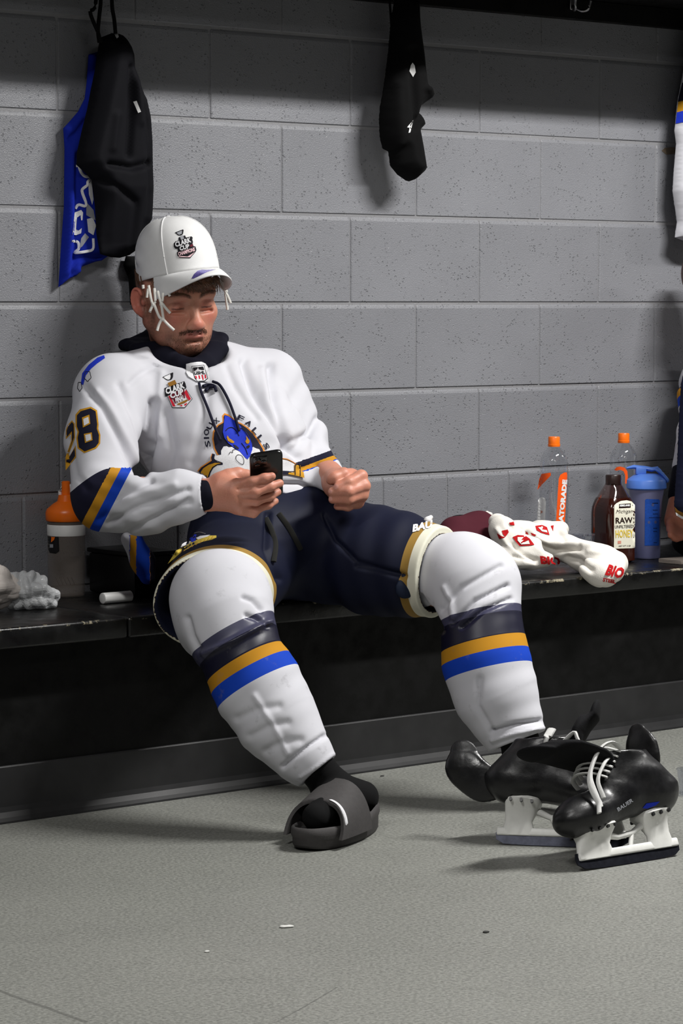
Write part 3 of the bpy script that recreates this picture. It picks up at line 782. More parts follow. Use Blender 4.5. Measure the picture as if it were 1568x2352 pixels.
# loose lace ends of the pants
cloth('dark_lace', (40, 40, 38), 0.9, 900, 0.2)
def on_bvh(bv, u, v, off=0.002):
    d = ray(u, v); dn = d.normalized()
    h = bv.ray_cast(CAM, dn)
    return None if h[0] is None else (h[0]-dn*off, h[1])
def cord_on(name, bv, pts, r, mat, parent, n=30, off=None, flat=0.6):
    q = [on_bvh(bv, p.x, p.y, off if off is not None else r*0.6) for p in spline([(a, b, 0) for a, b in pts], n)]
    q = [a[0] for a in q if a]
    if len(q) < 3: return None
    bm = bmesh.new(); add_tube(bm, q, r, 8, flat=flat, ref=FW); return bm_obj(name, bm, mat, parent)
cord_on('waist_lace', BV_P, [(610, 1190), (622, 1215), (632, 1250), (628, 1290)], 0.006, 'dark_lace', pants)
cord_on('waist_lace', BV_P, [(640, 1180), (665, 1215), (690, 1262)], 0.006, 'dark_lace', pants)
# buckle tab at the left hem
tb = Field(); tb.cap(W(945, 1325, 5.665), W(930, 1352, 5.655), 0.022, 0.021, k=0.005, flat=(Cv(0.3, 0, 1), 0.35))
vp, fq = tb.mesh(0.003); mesh_tab = np_mesh('hem_tab', vp, fq, cloth('tab_nylon', (24, 32, 50), 0.6).m, pants)

# ---- hockey socks
def sock(name, pts, path, stops, tape, seed, creases, cuff, label, cut):
    s = Field()
    s.chain([(W(u, v, D), pr_(D, r)) for u, v, D, r in pts], k=0.035)
    for (u, v, D), rr in cut['bulge']: s.ell(W(u, v, D), rr, [list(RT), list(UP), list(FW)], k=0.03)
    for poly, wd, am in creases: s.disp(*pfold(poly, wd*0.9, am*1.5, 5.2, 5.75))
    c = W(*cuff[0]); n = (W(*cuff[0])-W(*cuff[1])).normalized()
    s.cap(c-n*0.03, c+n*0.05, pr_(5.4, cuff[2]), op='s', k=0.003)
    s.plane(c, n, c+n*0.06, 0.09, k=0.002)
    k0 = W(*pts[2][:3]); 
    s.disp(wrinkle(n, 95, 0.0016, seed, W(*pts[4][:3]), 0.2, RT, 1.2), W(*pts[4][:3]), 0.2)
    vp, fq = s.mesh(0.0036)
    a = np.array(W(*path[0])); b = np.array(W(*path[1])); ax = (b-a)/np.linalg.norm(b-a)
    tt = (vp-a)@ax
    o = np_mesh(name, vp, fq, banded(name+'_knit', stops, 'along', rough=0.8, grime=True, tape=tape), person, attrs={'along': np.clip(tt+0.2, 0, 1)})
    tag(o, label); return BVHTree.FromPolygons([Vector(q) for q in vp.tolist()], fq.tolist())
TAPE = (62, 62, 84)
BV_SR = sock('hockey_sock', [(488, 1352, 5.54, 96), (505, 1378, 5.43, 104), (522, 1430, 5.375, 99), (546, 1490, 5.345, 84), (592, 1578, 5.33, 95), (640, 1660, 5.31, 86), (696, 1735, 5.29, 60), (732, 1772, 5.285, 46)],
     ((535, 1470, 5.35), (640, 1660, 5.31)),
     [(0, WHITE), (0.185, TAPE), (0.213, NAVY), (0.247, GOLD), (0.272, ROYAL), (0.301, WHITE)], (0.185, 0.247), 1.2,
     [([(470, 1500), (540, 1470), (618, 1428)], 8, 0.006), ([(600, 1400), (580, 1380), (560, 1372)], 7, -0.005), ([(612, 1440), (590, 1420), (565, 1412)], 6, -0.005), ([(430, 1420), (440, 1460), (455, 1490)], 8, -0.005),
      ([(545, 1650), (590, 1630), (640, 1622)], 11, -0.003), ([(575, 1690), (620, 1668), (660, 1660)], 11, -0.003), ([(610, 1725), (650, 1705), (690, 1700)], 11, -0.003), ([(650, 1760), (700, 1720), (745, 1690)], 6, -0.006), ([(690, 1785), (730, 1760), (765, 1732)], 4, 0.002), ([(585, 1600), (630, 1670), (660, 1730)], 8, 0.003)],
     ((730, 1770, 5.285), (680, 1712, 5.295), 38), 'white striped hockey sock over the knee pad, nearer leg', {'bulge': [((508, 1372, 5.41), (0.088, 0.082, 0.075)), ((470, 1440, 5.43), (0.05, 0.06, 0.06))]})
BV_SL = sock('hockey_sock', [(1000, 1316, 5.73, 84), (1060, 1322, 5.69, 92), (1092, 1352, 5.66, 94), (1105, 1432, 5.625, 84), (1116, 1520, 5.605, 93), (1140, 1600, 5.595, 88), (1172, 1668, 5.59, 66), (1188, 1702, 5.585, 59)],
     ((1100, 1420, 5.63), (1150, 1640, 5.59)),
     [(0, WHITE), (0.188, TAPE), (0.206, NAVY), (0.252, GOLD), (0.279, ROYAL), (0.310, WHITE)], (0.188, 0.252), 3.3,
     [([(1015, 1400), (1060, 1350), (1150, 1300)], 7, -0.004), ([(1040, 1430), (1090, 1380), (1165, 1345)], 6, -0.006), ([(1060, 1440), (1110, 1400), (1172, 1375)], 6, -0.006), ([(990, 1400), (1000, 1420), (1015, 1450)], 6, -0.006), ([(965, 1370), (985, 1400), (1000, 1430)], 6, -0.006),
      ([(1020, 1350), (1035, 1380), (1040, 1420)], 7, 0.004), ([(1130, 1680), (1180, 1665), (1240, 1655)], 6, -0.006), ([(1130, 1700), (1180, 1685), (1245, 1672)], 5, 0.004), ([(1100, 1560), (1095, 1620), (1130, 1680)], 8, -0.004)],
     ((1188, 1702, 5.585), (1172, 1660, 5.59), 50), 'white striped hockey sock over the knee pad, farther leg', {'bulge': [((1088, 1335, 5.665), (0.082, 0.078, 0.075))]})
# ---- black ankle socks with the feet in them
cloth('black_sock', (14, 14, 15), 0.9, 800, 0.2)
toe2, heel2 = atz(712, 1950, 0.0), atz(838, 1904, 0.0); toe2.z = heel2.z = 0
fy = (toe2-heel2).normalized(); fx = fy.cross(Vector((0, 0, 1))).normalized(); fL = 0.285; fc = heel2.lerp(toe2, 0.5)
fc = fc
SM = Matrix((fx, fy, Vector((0, 0, 1)))).transposed().to_4x4(); SM.translation = fc
F_ = Field()
toeR, heelR = SM @ Vector((0, 0.105, 0.056)), SM @ Vector((0, -0.100, 0.064))
F_.chain([(W(722, 1758, 5.285), 0.036), (W(768, 1815, 5.31), 0.036), (heelR, 0.032)], k=0.015)
F_.chain([(W(762, 1818, 5.31), 0.036), (heelR.lerp(toeR, 0.55)+V(0, 0, 0.010), 0.034), (heelR.lerp(toeR, 0.92), 0.026)], k=0.015)
vp, fq = F_.mesh(0.0036); np_mesh('ankle_sock', vp, fq, 'black_sock', person)
F_ = Field()
heelL = W(1216, 1800, 5.62); heelL.z = 0.045; toeL = heelL+(Cv(0.45, 0, 0.75).normalized()*0.16); toeL.z = 0.04
F_.chain([(W(1190, 1692, 5.585), 0.041), (W(1205, 1745, 5.585), 0.038), (heelL, 0.040)], k=0.02)
F_.chain([(W(1208, 1752, 5.575), 0.038), (heelL.lerp(toeL, 0.5)+V(0, 0, 0.015), 0.036), (toeL, 0.030)], k=0.02)
vp, fq = F_.mesh(0.0036); np_mesh('ankle_sock', vp, fq, 'black_sock', person)
# ================================================================== sewn patches, prints and lettering
from mathutils.geometry import delaunay_2d_cdt, tessellate_polygon
def resample(poly, step):
    out = []
    for a, b in zip(poly, poly[1:]+poly[:1]):
        a, b = Vector(a[:2]), Vector(b[:2]); n = max(1, int((b-a).length/step))
        out += [a.lerp(b, i/n) for i in range(n)]
    return out
def inside(poly, x, y):
    c = False; j = len(poly)-1
    for i in range(len(poly)):
        if ((poly[i][1] > y) != (poly[j][1] > y)) and (x < (poly[j][0]-poly[i][0])*(y-poly[i][1])/(poly[j][1]-poly[i][1]+1e-12)+poly[i][0]): c = not c
        j = i
    return c
def fill2d(poly, step):
    b = resample(poly, step); n = len(b)
    xs = [p.x for p in b]; ys = [p.y for p in b]
    pts = list(b); g = step
    y = min(ys)+g*0.5; row = 0
    while y < max(ys):
        x = min(xs)+g*0.5*(row % 2)
        while x < max(xs):
            if inside(b, x, y) and min((p.x-x)**2+(p.y-y)**2 for p in b) > (g*0.45)**2: pts.append(Vector((x, y)))
            x += g
        y += g*0.87; row += 1
    v, e, f, *_ = delaunay_2d_cdt(pts, [], [list(range(n))], 1, 1e-5)
    return [Vector((p[0], p[1])) for p in v], [list(q) for q in f]
def project(v2, bv, off, cap_=0.25):
    """lay 2D points on a garment; a miss borrows the distance of the nearest hit"""
    hits = []
    for p in v2:
        dn = ray(p.x, p.y).normalized(); h = bv.ray_cast(CAM, dn)
        hits.append((h[0]-dn*off, (h[0]-CAM).length) if h[0] is not None else None)
    ok = [i for i, h in enumerate(hits) if h]
    if len(ok) < 0.45*len(hits): return None
    for i, h in enumerate(hits):
        if h is None:
            j = min(ok, key=lambda k: (v2[k]-v2[i]).length_squared)
            hits[i] = (CAM+ray(v2[i].x, v2[i].y).normalized()*(hits[j][1]-off), 0)
    return [h[0] for h in hits]
def biggest(vs, fs):
    par = list(range(len(vs)))
    def find(i):
        while par[i] != i: par[i] = par[par[i]]; i = par[i]
        return i
    for f in fs:
        for k in f[1:]: par[find(k)] = find(f[0])
    cnt = {}
    for f in fs: cnt[find(f[0])] = cnt.get(find(f[0]), 0)+1
    if not cnt: return vs, fs
    r = max(cnt, key=cnt.get); fs = [f for f in fs if find(f[0]) == r]
    used = sorted({i for f in fs for i in f}); mp = {i: k for k, i in enumerate(used)}
    return [vs[i] for i in used], [[mp[i] for i in f] for f in fs]
def decal(name, poly, bv, mat, parent, off=0.0012, step=5.0):
    v2, f = fill2d([tuple(p) for p in poly], step)
    w3 = project(v2, bv, off)
    if w3 is None: return None
    fs = []
    for q in f:
        a, b, c = (w3[i] for i in q[:3])
        if max((a-b).length, (b-c).length, (c-a).length) > 0.05: continue
        fs.append(q if (b-a).cross(c-a).dot(FW) < 0 else q[::-1])
    w3, fs = biggest(w3, fs)
    return raw_obj(name, w3, fs, mat, parent)
def zpoly(pts, x0, y0, sc): return [(x0+a/sc, y0+b/sc) for a, b in pts]
def text_tris(s, bold=0.0, res=2):
    cu = bpy.data.curves.new('glyphs', 'FONT'); cu.body = s; cu.offset = bold; cu.resolution_u = res
    o = bpy.data.objects.new('glyphs', cu); COL.objects.link(o)
    dg = bpy.context.evaluated_depsgraph_get(); me = bpy.data.meshes.new_from_object(o.evaluated_get(dg))
    vs = [v.co.to_2d() for v in me.vertices]; fs = [list(p.vertices) for p in me.polygons]
    bpy.data.objects.remove(o); bpy.data.curves.remove(cu); bpy.data.meshes.remove(me)
    return vs, fs
def subdiv2(vs, fs, lim):
    bm = bmesh.new(); bv = [bm.verts.new((v.x, v.y, 0)) for v in vs]
    for f in fs:
        try: bm.faces.new([bv[i] for i in f])
        except ValueError: pass
    bmesh.ops.triangulate(bm, faces=bm.faces[:])
    for _ in range(3):
        es = [e for e in bm.edges if e.calc_length() > lim]
        if not es: break
        bmesh.ops.subdivide_edges(bm, edges=es, cuts=1, use_grid_fill=False)
        bmesh.ops.triangulate(bm, faces=bm.faces[:])
    bm.verts.index_update()
    r = [v.co.to_2d() for v in bm.verts], [[v.index for v in f.verts] for f in bm.faces]; bm.free(); return r
def text_decal(name, s, u, v, w, h, bv, mat, parent, ang=0.0, shear=0.0, bold=0.0, off=0.0016, lim=8):
    """lettering with its box centred on (u, v), w x h pixels, turned by ang degrees clockwise"""
    vs, fs = text_tris(s, bold)
    if not vs: return
    x0, x1 = min(p.x for p in vs), max(p.x for p in vs); y0, y1 = min(p.y for p in vs), max(p.y for p in vs)
    ca, sa = math.cos(math.radians(ang)), math.sin(math.radians(ang)); q = []
    for p in vs:
        a = ((p.x-x0)/(x1-x0)-0.5)*w; b = -((p.y-y0)/(y1-y0)-0.5)*h; a += -b*shear
        q.append(Vector((u+a*ca-b*sa, v+a*sa+b*ca)))
    q, fs = subdiv2(q, fs, lim)
    w3 = project(q, bv, off)
    if w3 is None: return
    out = []
    for f in fs:
        a, b, c = (w3[i] for i in f)
        if max((a-b).length, (b-c).length, (c-a).length) > 0.04: continue
        out.append(f if (b-a).cross(c-a).dot(FW) < 0 else f[::-1])
    return raw_obj(name, w3, out, mat, parent)
def line_decal(name, pts, wpx, bv, mat, parent, off=0.0018, n=24):
    return cord_on(name, bv, pts, wpx*0.5*5.7/F_PX, mat, parent, n=n, off=off, flat=0.3)
for nm, c in (('thread_navy', NAVY), ('thread_gold', (190, 138, 30)), ('thread_royal', (28, 52, 186)), ('thread_white', (214, 214, 217)), ('thread_orange', (206, 130, 50)),
              ('print_red', (190, 30, 50)), ('print_black', (22, 20, 26)), ('print_grey', (150, 152, 158)), ('print_pink', (226, 190, 196)), ('print_maroon', (92, 18, 34)), ('thread_brown', (140, 98, 36)), ('thread_violet', (112, 100, 196)), ('thread_yellow', (196, 172, 70))):
    plain(nm, c, 0.7, 0.2, var=0.12, scale=600, bump=0.15, bscale=1500)
# number 28 on the sleeve
Z = lambda pts: zpoly(pts, 120, 740, 4.5235)
eight = [(285, 905), (400, 878), (465, 915), (482, 1065), (478, 1105), (500, 1170), (498, 1260), (460, 1310), (330, 1360), (262, 1310), (248, 1200), (262, 1140), (240, 1085), (240, 960)]
eight_i = [(295, 925), (395, 895), (450, 925), (467, 1062), (462, 1105), (485, 1172), (482, 1252), (450, 1295), (335, 1342), (276, 1300), (263, 1200), (277, 1140), (255, 1080), (256, 968)]
decal('sleeve_number', Z(eight), BV_J, 'thread_gold', jersey, 0.0010); decal('sleeve_number', Z(eight_i), BV_J, 'thread_navy', jersey, 0.0020)
for a, b in (([(308, 990), (385, 960), (395, 1055), (318, 1095)], [(322, 1005), (374, 984), (382, 1046), (330, 1076)]), ([(328, 1160), (410, 1145), (418, 1225), (340, 1255)], [(342, 1172), (398, 1160), (405, 1218), (352, 1240)])):
    decal('sleeve_number', Z(a), BV_J, 'thread_gold', jersey, 0.0030); decal('sleeve_number', Z(b), BV_J, 'thread_white', jersey, 0.0038)
two = [(140, 1120), (158, 1070), (205, 1018), (232, 1052), (236, 1200), (172, 1372), (180, 1392), (242, 1280), (248, 1402), (139, 1540), (137, 1405), (196, 1230), (194, 1160), (140, 1215)]
two_i = [(148, 1128), (165, 1082), (204, 1036), (222, 1060), (225, 1196), (158, 1378), (172, 1408), (232, 1308), (238, 1392), (146, 1512), (146, 1412), (205, 1232), (204, 1130), (150, 1190)]
decal('sleeve_number', Z(two), BV_J, 'thread_gold', jersey, 0.0010); decal('sleeve_number', Z(two_i), BV_J, 'thread_navy', jersey, 0.0020)
# shoulder patch
decal('shoulder_patch', Z([(a_+48, b_+42) for a_, b_ in [(490, 300), (500, 330), (420, 385), (355, 440), (300, 510), (272, 610), (248, 600), (262, 490), (330, 400), (420, 325)]]), BV_J, 'thread_royal', jersey, 0.0016)
for c_ in ((366, 560, 34, 50), (285, 668, 22, 46)):
    ring = [(c_[0]+c_[2]*math.cos(q)*(1+0.12*math.sin(5*q)), c_[1]+c_[3]*math.sin(q)*(1+0.12*math.sin(5*q))) for q in np.linspace(0, 2*PI, 26)]
    line_decal('shoulder_patch', Z(ring), 1.6, BV_J, 'print_black', jersey)
# crest
Z = lambda pts: zpoly(pts, 440, 930, 5.6)
dome_o = [(420, 105), (470, 120), (530, 165), (580, 210), (640, 235), (720, 285), (800, 360), (870, 460), (930, 560), (960, 640), (900, 700), (700, 720), (500, 700), (370, 660), (325, 640), (285, 560), (262, 440), (275, 340), (310, 285), (330, 255), (400, 215), (392, 140)]
decal('crest', Z(dome_o), BV_J, 'thread_orange', jersey, 0.0010)
dome_i = [(425, 128), (470, 142), (525, 185), (580, 228), (640, 252), (712, 300), (785, 370), (852, 465), (912, 565), (935, 640), (880, 700), (700, 715), (500, 690), (375, 660), (340, 630), (302, 555), (282, 440), (292, 350), (325, 295), (345, 265), (415, 225), (412, 150)]
decal('crest', Z(dome_i), BV_J, 'thread_navy', jersey, 0.0018)
cloud = [(380, 640), (378, 590), (410, 535), (450, 530), (480, 545), (520, 540), (560, 575), (640, 610), (740, 640), (755, 610), (760, 570), (790, 540), (830, 560), (870, 570), (885, 610), (930, 640), (1100, 690), (1230, 700), (1330, 760), (1330, 850), (1130, 860), (900, 870), (600, 880), (330, 890), (280, 920), (215, 955), (250, 830), (300, 765), (400, 765), (390, 740), (290, 700), (285, 660), (330, 650)]
decal('crest', Z(cloud), BV_J, 'thread_white', jersey, 0.0026)
bison = [(425, 135), (480, 150), (560, 205), (600, 240), (640, 290), (700, 350), (745, 420), (775, 500), (782, 570), (750, 660), (720, 700), (690, 680), (620, 600), (540, 545), (470, 490), (420, 420), (402, 350), (412, 250)]
decal('crest', Z(bison), BV_J, 'thread_royal', jersey, 0.0034)
for hn in ([(460, 390), (452, 420), (465, 460), (505, 485), (540, 490), (550, 475), (520, 450), (485, 430)], [(700, 395), (725, 430), (748, 465), (735, 495), (710, 500), (690, 470), (705, 440)]):
    decal('crest', Z(hn), BV_J, 'thread_gold', jersey, 0.0044)
for ey in ([(530, 505), (570, 520), (610, 555), (600, 572), (560, 550)], [(705, 530), (735, 515), (752, 530), (735, 555), (708, 560)]):
    decal('crest', Z(ey), BV_J, 'print_black', jersey, 0.0044)
for ln in ([(440, 330), (470, 300), (520, 290), (570, 330), (610, 400)], [(610, 330), (640, 300), (690, 350), (740, 430)], [(640, 490), (690, 560), (720, 640)]):
    line_decal('crest', Z(ln), 2.0, BV_J, 'thread_navy', jersey, 0.0046)
for ln in ([(480, 635), (500, 605), (525, 615), (530, 580), (560, 575)], [(570, 660), (600, 640), (650, 660), (672, 720), (660, 765), (610, 745), (570, 700), (575, 655)]):
    line_decal('crest', Z(ln), 1.3, BV_J, 'print_black', jersey, 0.0040)
hornL = [(22, 1000), (60, 880), (120, 800), (200, 750), (255, 715), (245, 680), (262, 625), (300, 635), (290, 690), (330, 730), (400, 745), (400, 770), (330, 775), (280, 810), (245, 870), (215, 960), (195, 990)]
decal('crest', Z(hornL), BV_J, 'thread_navy', jersey, 0.0032)
decal('crest', Z([(75, 990), (100, 890), (150, 815), (220, 770), (300, 745), (380, 748), (320, 765), (265, 800), (230, 860), (200, 950), (180, 985)]), BV_J, 'thread_gold', jersey, 0.0042)
decal('crest', Z([(28, 998), (62, 885), (125, 805), (205, 755), (258, 718), (250, 680), (265, 632), (258, 625), (240, 680), (248, 712), (190, 745), (110, 800), (50, 880), (18, 998)]), BV_J, 'thread_orange', jersey, 0.0044)
decal('crest', Z([(1135, 845), (1250, 850), (1290, 870), (1290, 895), (1135, 895)]), BV_J, 'thread_navy', jersey, 0.0036)
decal('crest', Z([(1320, 770), (1355, 755), (1400, 780), (1410, 850), (1440, 860), (1450, 940), (1390, 920), (1320, 905), (1240, 890), (1250, 870), (1320, 868)]), BV_J, 'thread_gold', jersey, 0.0044)
line_decal('crest', Z([(1330, 900), (1330, 790), (1355, 765), (1390, 790), (1395, 915)]), 2.5, BV_J, 'thread_navy', jersey, 0.0052)
line_decal('crest', Z([(1165, 690), (1230, 700), (1290, 730), (1340, 760)]), 2.5, BV_J, 'thread_orange', jersey, 0.004)
for ch, x, y, an in (('S', 205, 500, -105), ('I', 190, 425, -92), ('O', 190, 350, -80), ('U', 235, 272, -62), ('X', 318, 205, -40), ('F', 632, 170, 25), ('A', 735, 235, 40), ('L', 822, 335, 48), ('L', 890, 430, 52), ('S', 962, 530, 60)):
    text_decal('crest_letter', ch, 440+x/5.6, 930+y/5.6, (4 if ch == 'I' else 15) if ch != 'X' else 13, 12, BV_J, 'thread_navy', jersey, ang=an, bold=0.02, off=0.003)
# league tab and trophy patch
Z = lambda pts: zpoly(pts, 370, 830, 12.06)
class BV2:
    def ray_cast(s, o, d):
        h = [q for q in (BV_J.ray_cast(o, d), BV_K.ray_cast(o, d)) if q[0] is not None]
        return min(h, key=lambda q: q[3]) if h else (None, None, None, None)
tab = decal('neck_tab', Z([(690, 75), (820, 40), (1000, 12), (1120, 10), (1230, 60), (1300, 160), (1330, 330), (1350, 560), (1000, 560), (760, 420), (690, 300)]), BV2(), 'thread_white', jersey, 0.004)
mv = [tuple(v.co) for v in tab.data.vertices]; BV_TAB = BVHTree.FromPolygons([Vector(q) for q in mv], [list(p.vertices) for p in tab.data.polygons])
decal('league_patch', Z([(835, 130), (1185, 95), (1300, 470), (1210, 550), (1000, 560), (920, 450)]), BV_TAB, 'print_black', jersey, 0.0012)
decal('league_patch', Z([(852, 146), (1175, 112), (1280, 462), (1200, 530), (1010, 545), (935, 440)]), BV_TAB, 'thread_white', jersey, 0.0022)
decal('league_patch', Z([(875, 172), (1160, 140), (1195, 235), (1120, 232), (1050, 215), (1020, 150), (1000, 215), (935, 255), (900, 268)]), BV_TAB, 'print_black', jersey, 0.0032)
text_decal('league_patch', 'USHL', 370+1066/12.06, 830+318/12.06, 25, 7.5, BV_TAB, 'print_black', jersey, ang=-6, bold=0.03, off=0.0034)
for a in ([(932, 400), (975, 395), (1000, 475), (960, 472)], [(1025, 390), (1068, 385), (1088, 485), (1050, 485)], [(1112, 375), (1155, 370), (1180, 505), (1150, 515)], [(1200, 365), (1238, 360), (1255, 460), (1215, 470)]):
    decal('league_patch', Z(a), BV_TAB, 'print_red', jersey, 0.0032)
decal('trophy_patch', Z([(90, 740), (640, 548), (668, 600), (700, 720), (680, 750), (868, 1040), (660, 1290), (298, 1288), (170, 970), (110, 970)]), BV_J, 'print_black', jersey, 0.0012)
decal('trophy_patch', Z([(180, 960), (670, 760), (850, 1038), (650, 1272), (312, 1270)]), BV_J, 'thread_white', jersey, 0.0020)
for a in ([(195, 960), (240, 950), (400, 1245), (320, 1250)], [(640, 860), (690, 780), (825, 1040), (770, 1090), (700, 1000)], [(500, 1225), (580, 1200), (590, 1250)], [(630, 1190), (710, 1150), (720, 1170), (670, 1235)]):
    decal('trophy_patch', Z(a), BV_J, 'print_red', jersey, 0.0028)
decal('trophy_patch', Z([(430, 1180), (720, 1050), (745, 1080), (690, 1130), (480, 1210)]), BV_J, 'thread_brown', jersey, 0.0034)
decal('trophy_patch', Z([(250, 880), (640, 770), (660, 1020), (420, 1150), (380, 1160), (330, 1050), (260, 1040)]), BV_J, 'print_maroon', jersey, 0.0032)
for s_, x, y, w_, h_, an in (('CLARK', 385, 742, 46, 15, -19), ('CUP', 430, 895, 32, 14, -19), ('FINAL', 520, 1035, 22, 11, -21)):
    text_decal('trophy_patch', s_, 370+x/12.06, 830+y/12.06, w_, h_, BV_J, 'thread_white', jersey, ang=an, shear=0.15, bold=0.05, off=0.0042)
decal('trophy_patch', Z([(175, 600), (380, 510), (430, 620), (230, 700)]), BV_J, 'thread_brown', jersey, 0.0030)
decal('trophy_patch', Z([(30, 445), (60, 420), (320, 305), (335, 320), (325, 440), (290, 500), (200, 525), (130, 500), (80, 450)]), BV_J, 'print_black', jersey, 0.0012)
decal('trophy_patch', Z([(70, 435), (250, 350), (262, 420), (245, 490), (195, 510), (135, 485)]), BV_J, 'thread_white', jersey, 0.0022)
# neck laces
def jcord(pts, r, off):
    bm = bmesh.new(); q = [on_bvh(BV_J, p.x, p.y, off) for p in spline([(a, b, 0) for a, b in pts], 26)]
    add_tube(bm, [a[0] for a in q if a], r, 8); bm_obj('neck_lace', bm, 'thread_navy', jersey)
jcord([(457, 880), (462, 900), (478, 940), (495, 985), (506, 1010)], 0.0030, 0.008)
jcord([(488, 876), (505, 885), (525, 920), (540, 960), (549, 990)], 0.0030, 0.008)
jcord([(466, 887), (478, 884), (492, 887), (496, 898)], 0.0035, 0.009); jcord([(472, 897), (480, 890), (490, 888)], 0.0035, 0.011)
# pants patches
Z = lambda pts: zpoly(pts, 360, 1200, 6.03)
decal('thigh_patch', Z([(150, 575), (210, 480), (270, 385), (400, 330), (480, 265), (620, 215), (740, 180), (825, 180), (825, 210), (760, 240), (640, 265), (520, 310), (430, 365), (330, 420), (240, 500)]), BV_P, 'thread_yellow', pants, 0.0014)
decal('thigh_patch', Z([(330, 345), (350, 300), (420, 250), (480, 262), (440, 300)]), BV_P, 'thread_white', pants, 0.0022); decal('thigh_patch', Z([(540, 215), (600, 185), (740, 170), (700, 195), (570, 235)]), BV_P, 'thread_white', pants, 0.0022)
decal('thigh_patch', Z([(420, 220), (450, 165), (550, 165), (535, 215), (540, 250), (490, 275), (470, 245)]), BV_P, 'thread_royal', pants, 0.0026)
line_decal('thigh_patch', Z([(310, 310), (350, 240), (420, 190)]), 2.2, BV_P, 'thread_white', pants); line_decal('thigh_patch', Z([(520, 150), (590, 135), (670, 155)]), 2.2, BV_P, 'thread_white', pants)
for i in range(11):
    a = 215+i*54; b = 490-i*33+(i*i)*0.6
    line_decal('thigh_patch', Z([(a, b), (a+26, b-34)]), 1.4, BV_P, 'thread_brown', pants, 0.003, 6)
text_decal('thigh_print', 'BAU', 970, 1208, 46, 17, BV_P, 'thread_white', pants, ang=-14, shear=0.35, bold=0.05, off=0.003)
# ================================================================== cap, net cord, hair, phone, slide
plain('cap_cotton', (222, 222, 222), 0.85, 0.15, var=0.03, bump=0.12, bscale=900)
CL_, CF_, CU_ = rot_axes(28, 3, 10)                  # the cap sits a little back on the bowed head
CO_ = W(411, 634, 5.885)
def cp(x, y, z): return CO_+CL_*x+CF_*y+CU_*z
cap_t = empty('baseball_cap', CO_); tag(cap_t, 'white baseball cap with trophy logo on the seated player', 'cap')
def hat_ring(t, ph):
    a, b = 0.0835, 0.102
    r = (1-t**2.9)**(1/2.3)
    front = max(0.0, math.cos(ph))
    r2 = r+(0.12*front**2)*t*(1-t)*1.2
    z = 0.128*t+0.004*(1-t)*math.cos(ph)
    return cp(a*r2*math.sin(ph), b*r2*math.cos(ph)-0.010*t, z)
vs, fs = [], []; NA, NTt = 64, 26
for i in range(NTt):
    t_ = i/(NTt-1)*0.998
    for k in range(NA): vs.append(hat_ring(t_, 2*PI*k/NA))
for i in range(NTt-1):
    for k in range(NA): fs.append((i*NA+k, i*NA+(k+1) % NA, (i+1)*NA+(k+1) % NA, (i+1)*NA+k))
fs.append(tuple((NTt-1)*NA+k for k in range(NA)))
rr = random.Random(3)
for q, v in enumerate(vs):
    i, k = divmod(q, NA); ph = 2*PI*k/NA
    if math.cos(ph) < 0.3:
        amp = 0.0022*(1-i/NTt)*min(1, (0.3-math.cos(ph))*2); vs[q] = v+(v-cp(0, 0, 0.03)).normalized()*amp*(math.sin(ph*9+i*0.5)+math.sin(i*0.9+ph*4))
crown = raw_obj('crown', vs, fs, 'cap_cotton', cap_t)
md = crown.modifiers.new('thickness', 'SOLIDIFY'); md.thickness = 0.002; md.offset = -1
BV_H = BVHTree.FromPolygons([Vector(v) for v in vs], fs)
# seams
for ph in (-0.80, 0.80, 2.2, -2.2):
    bm = bmesh.new(); add_tube(bm, [hat_ring(t_, ph)+(hat_ring(t_, ph)-cp(0, 0, 0.03)).normalized()*0.0004 for t_ in np.linspace(0.0, 0.985, 26)], 0.0013, 6); bm_obj('seam', bm, 'cap_cotton', cap_t)
bm = bmesh.new(); add_tube(bm, [hat_ring(0.985, 0)*0.5+hat_ring(0.985, PI)*0.5+CU_*q for q in (-0.002, 0.002, 0.004)], [0.0075, 0.0072, 0.004], 14)
bm_obj('button', bm, 'cap_cotton', cap_t)
# visor
vs, fs = [], []; NP, NR = 41, 10
def visor_pt(ph, s_, top=True):
    e = hat_ring(0.0, ph)-CO_; x = e.dot(CL_); y = e.dot(CF_); z = e.dot(CU_)
    L = 0.068*max(0.0, math.cos(ph*90/68))**0.5
    yy = y+L*s_; xx = x*(1+0.05*s_)
    zz = z-0.018*s_*s_-0.030*(math.sin(ph)**2)*s_
    return cp(xx, yy, zz-(0 if top else 0.0032))
ph_max = math.radians(68)
for top in (True, False):
    for i in range(NP):
        ph = -ph_max+2*ph_max*i/(NP-1)
        for j in range(NR): vs.append(visor_pt(ph, j/(NR-1), top))
o_ = NP*NR
for i in range(NP-1):
    for j in range(NR-1):
        q = (i*NR+j, (i+1)*NR+j, (i+1)*NR+j+1, i*NR+j+1)
        fs.append(q[::-1]); fs.append(tuple(o_+a for a in q))
    fs.append((i*NR+NR-1, o_+i*NR+NR-1, o_+(i+1)*NR+NR-1, (i+1)*NR+NR-1))
visor = raw_obj('visor', vs, fs, 'cap_cotton', cap_t)
BV_V = BVHTree.FromPolygons([Vector(v) for v in vs], fs)
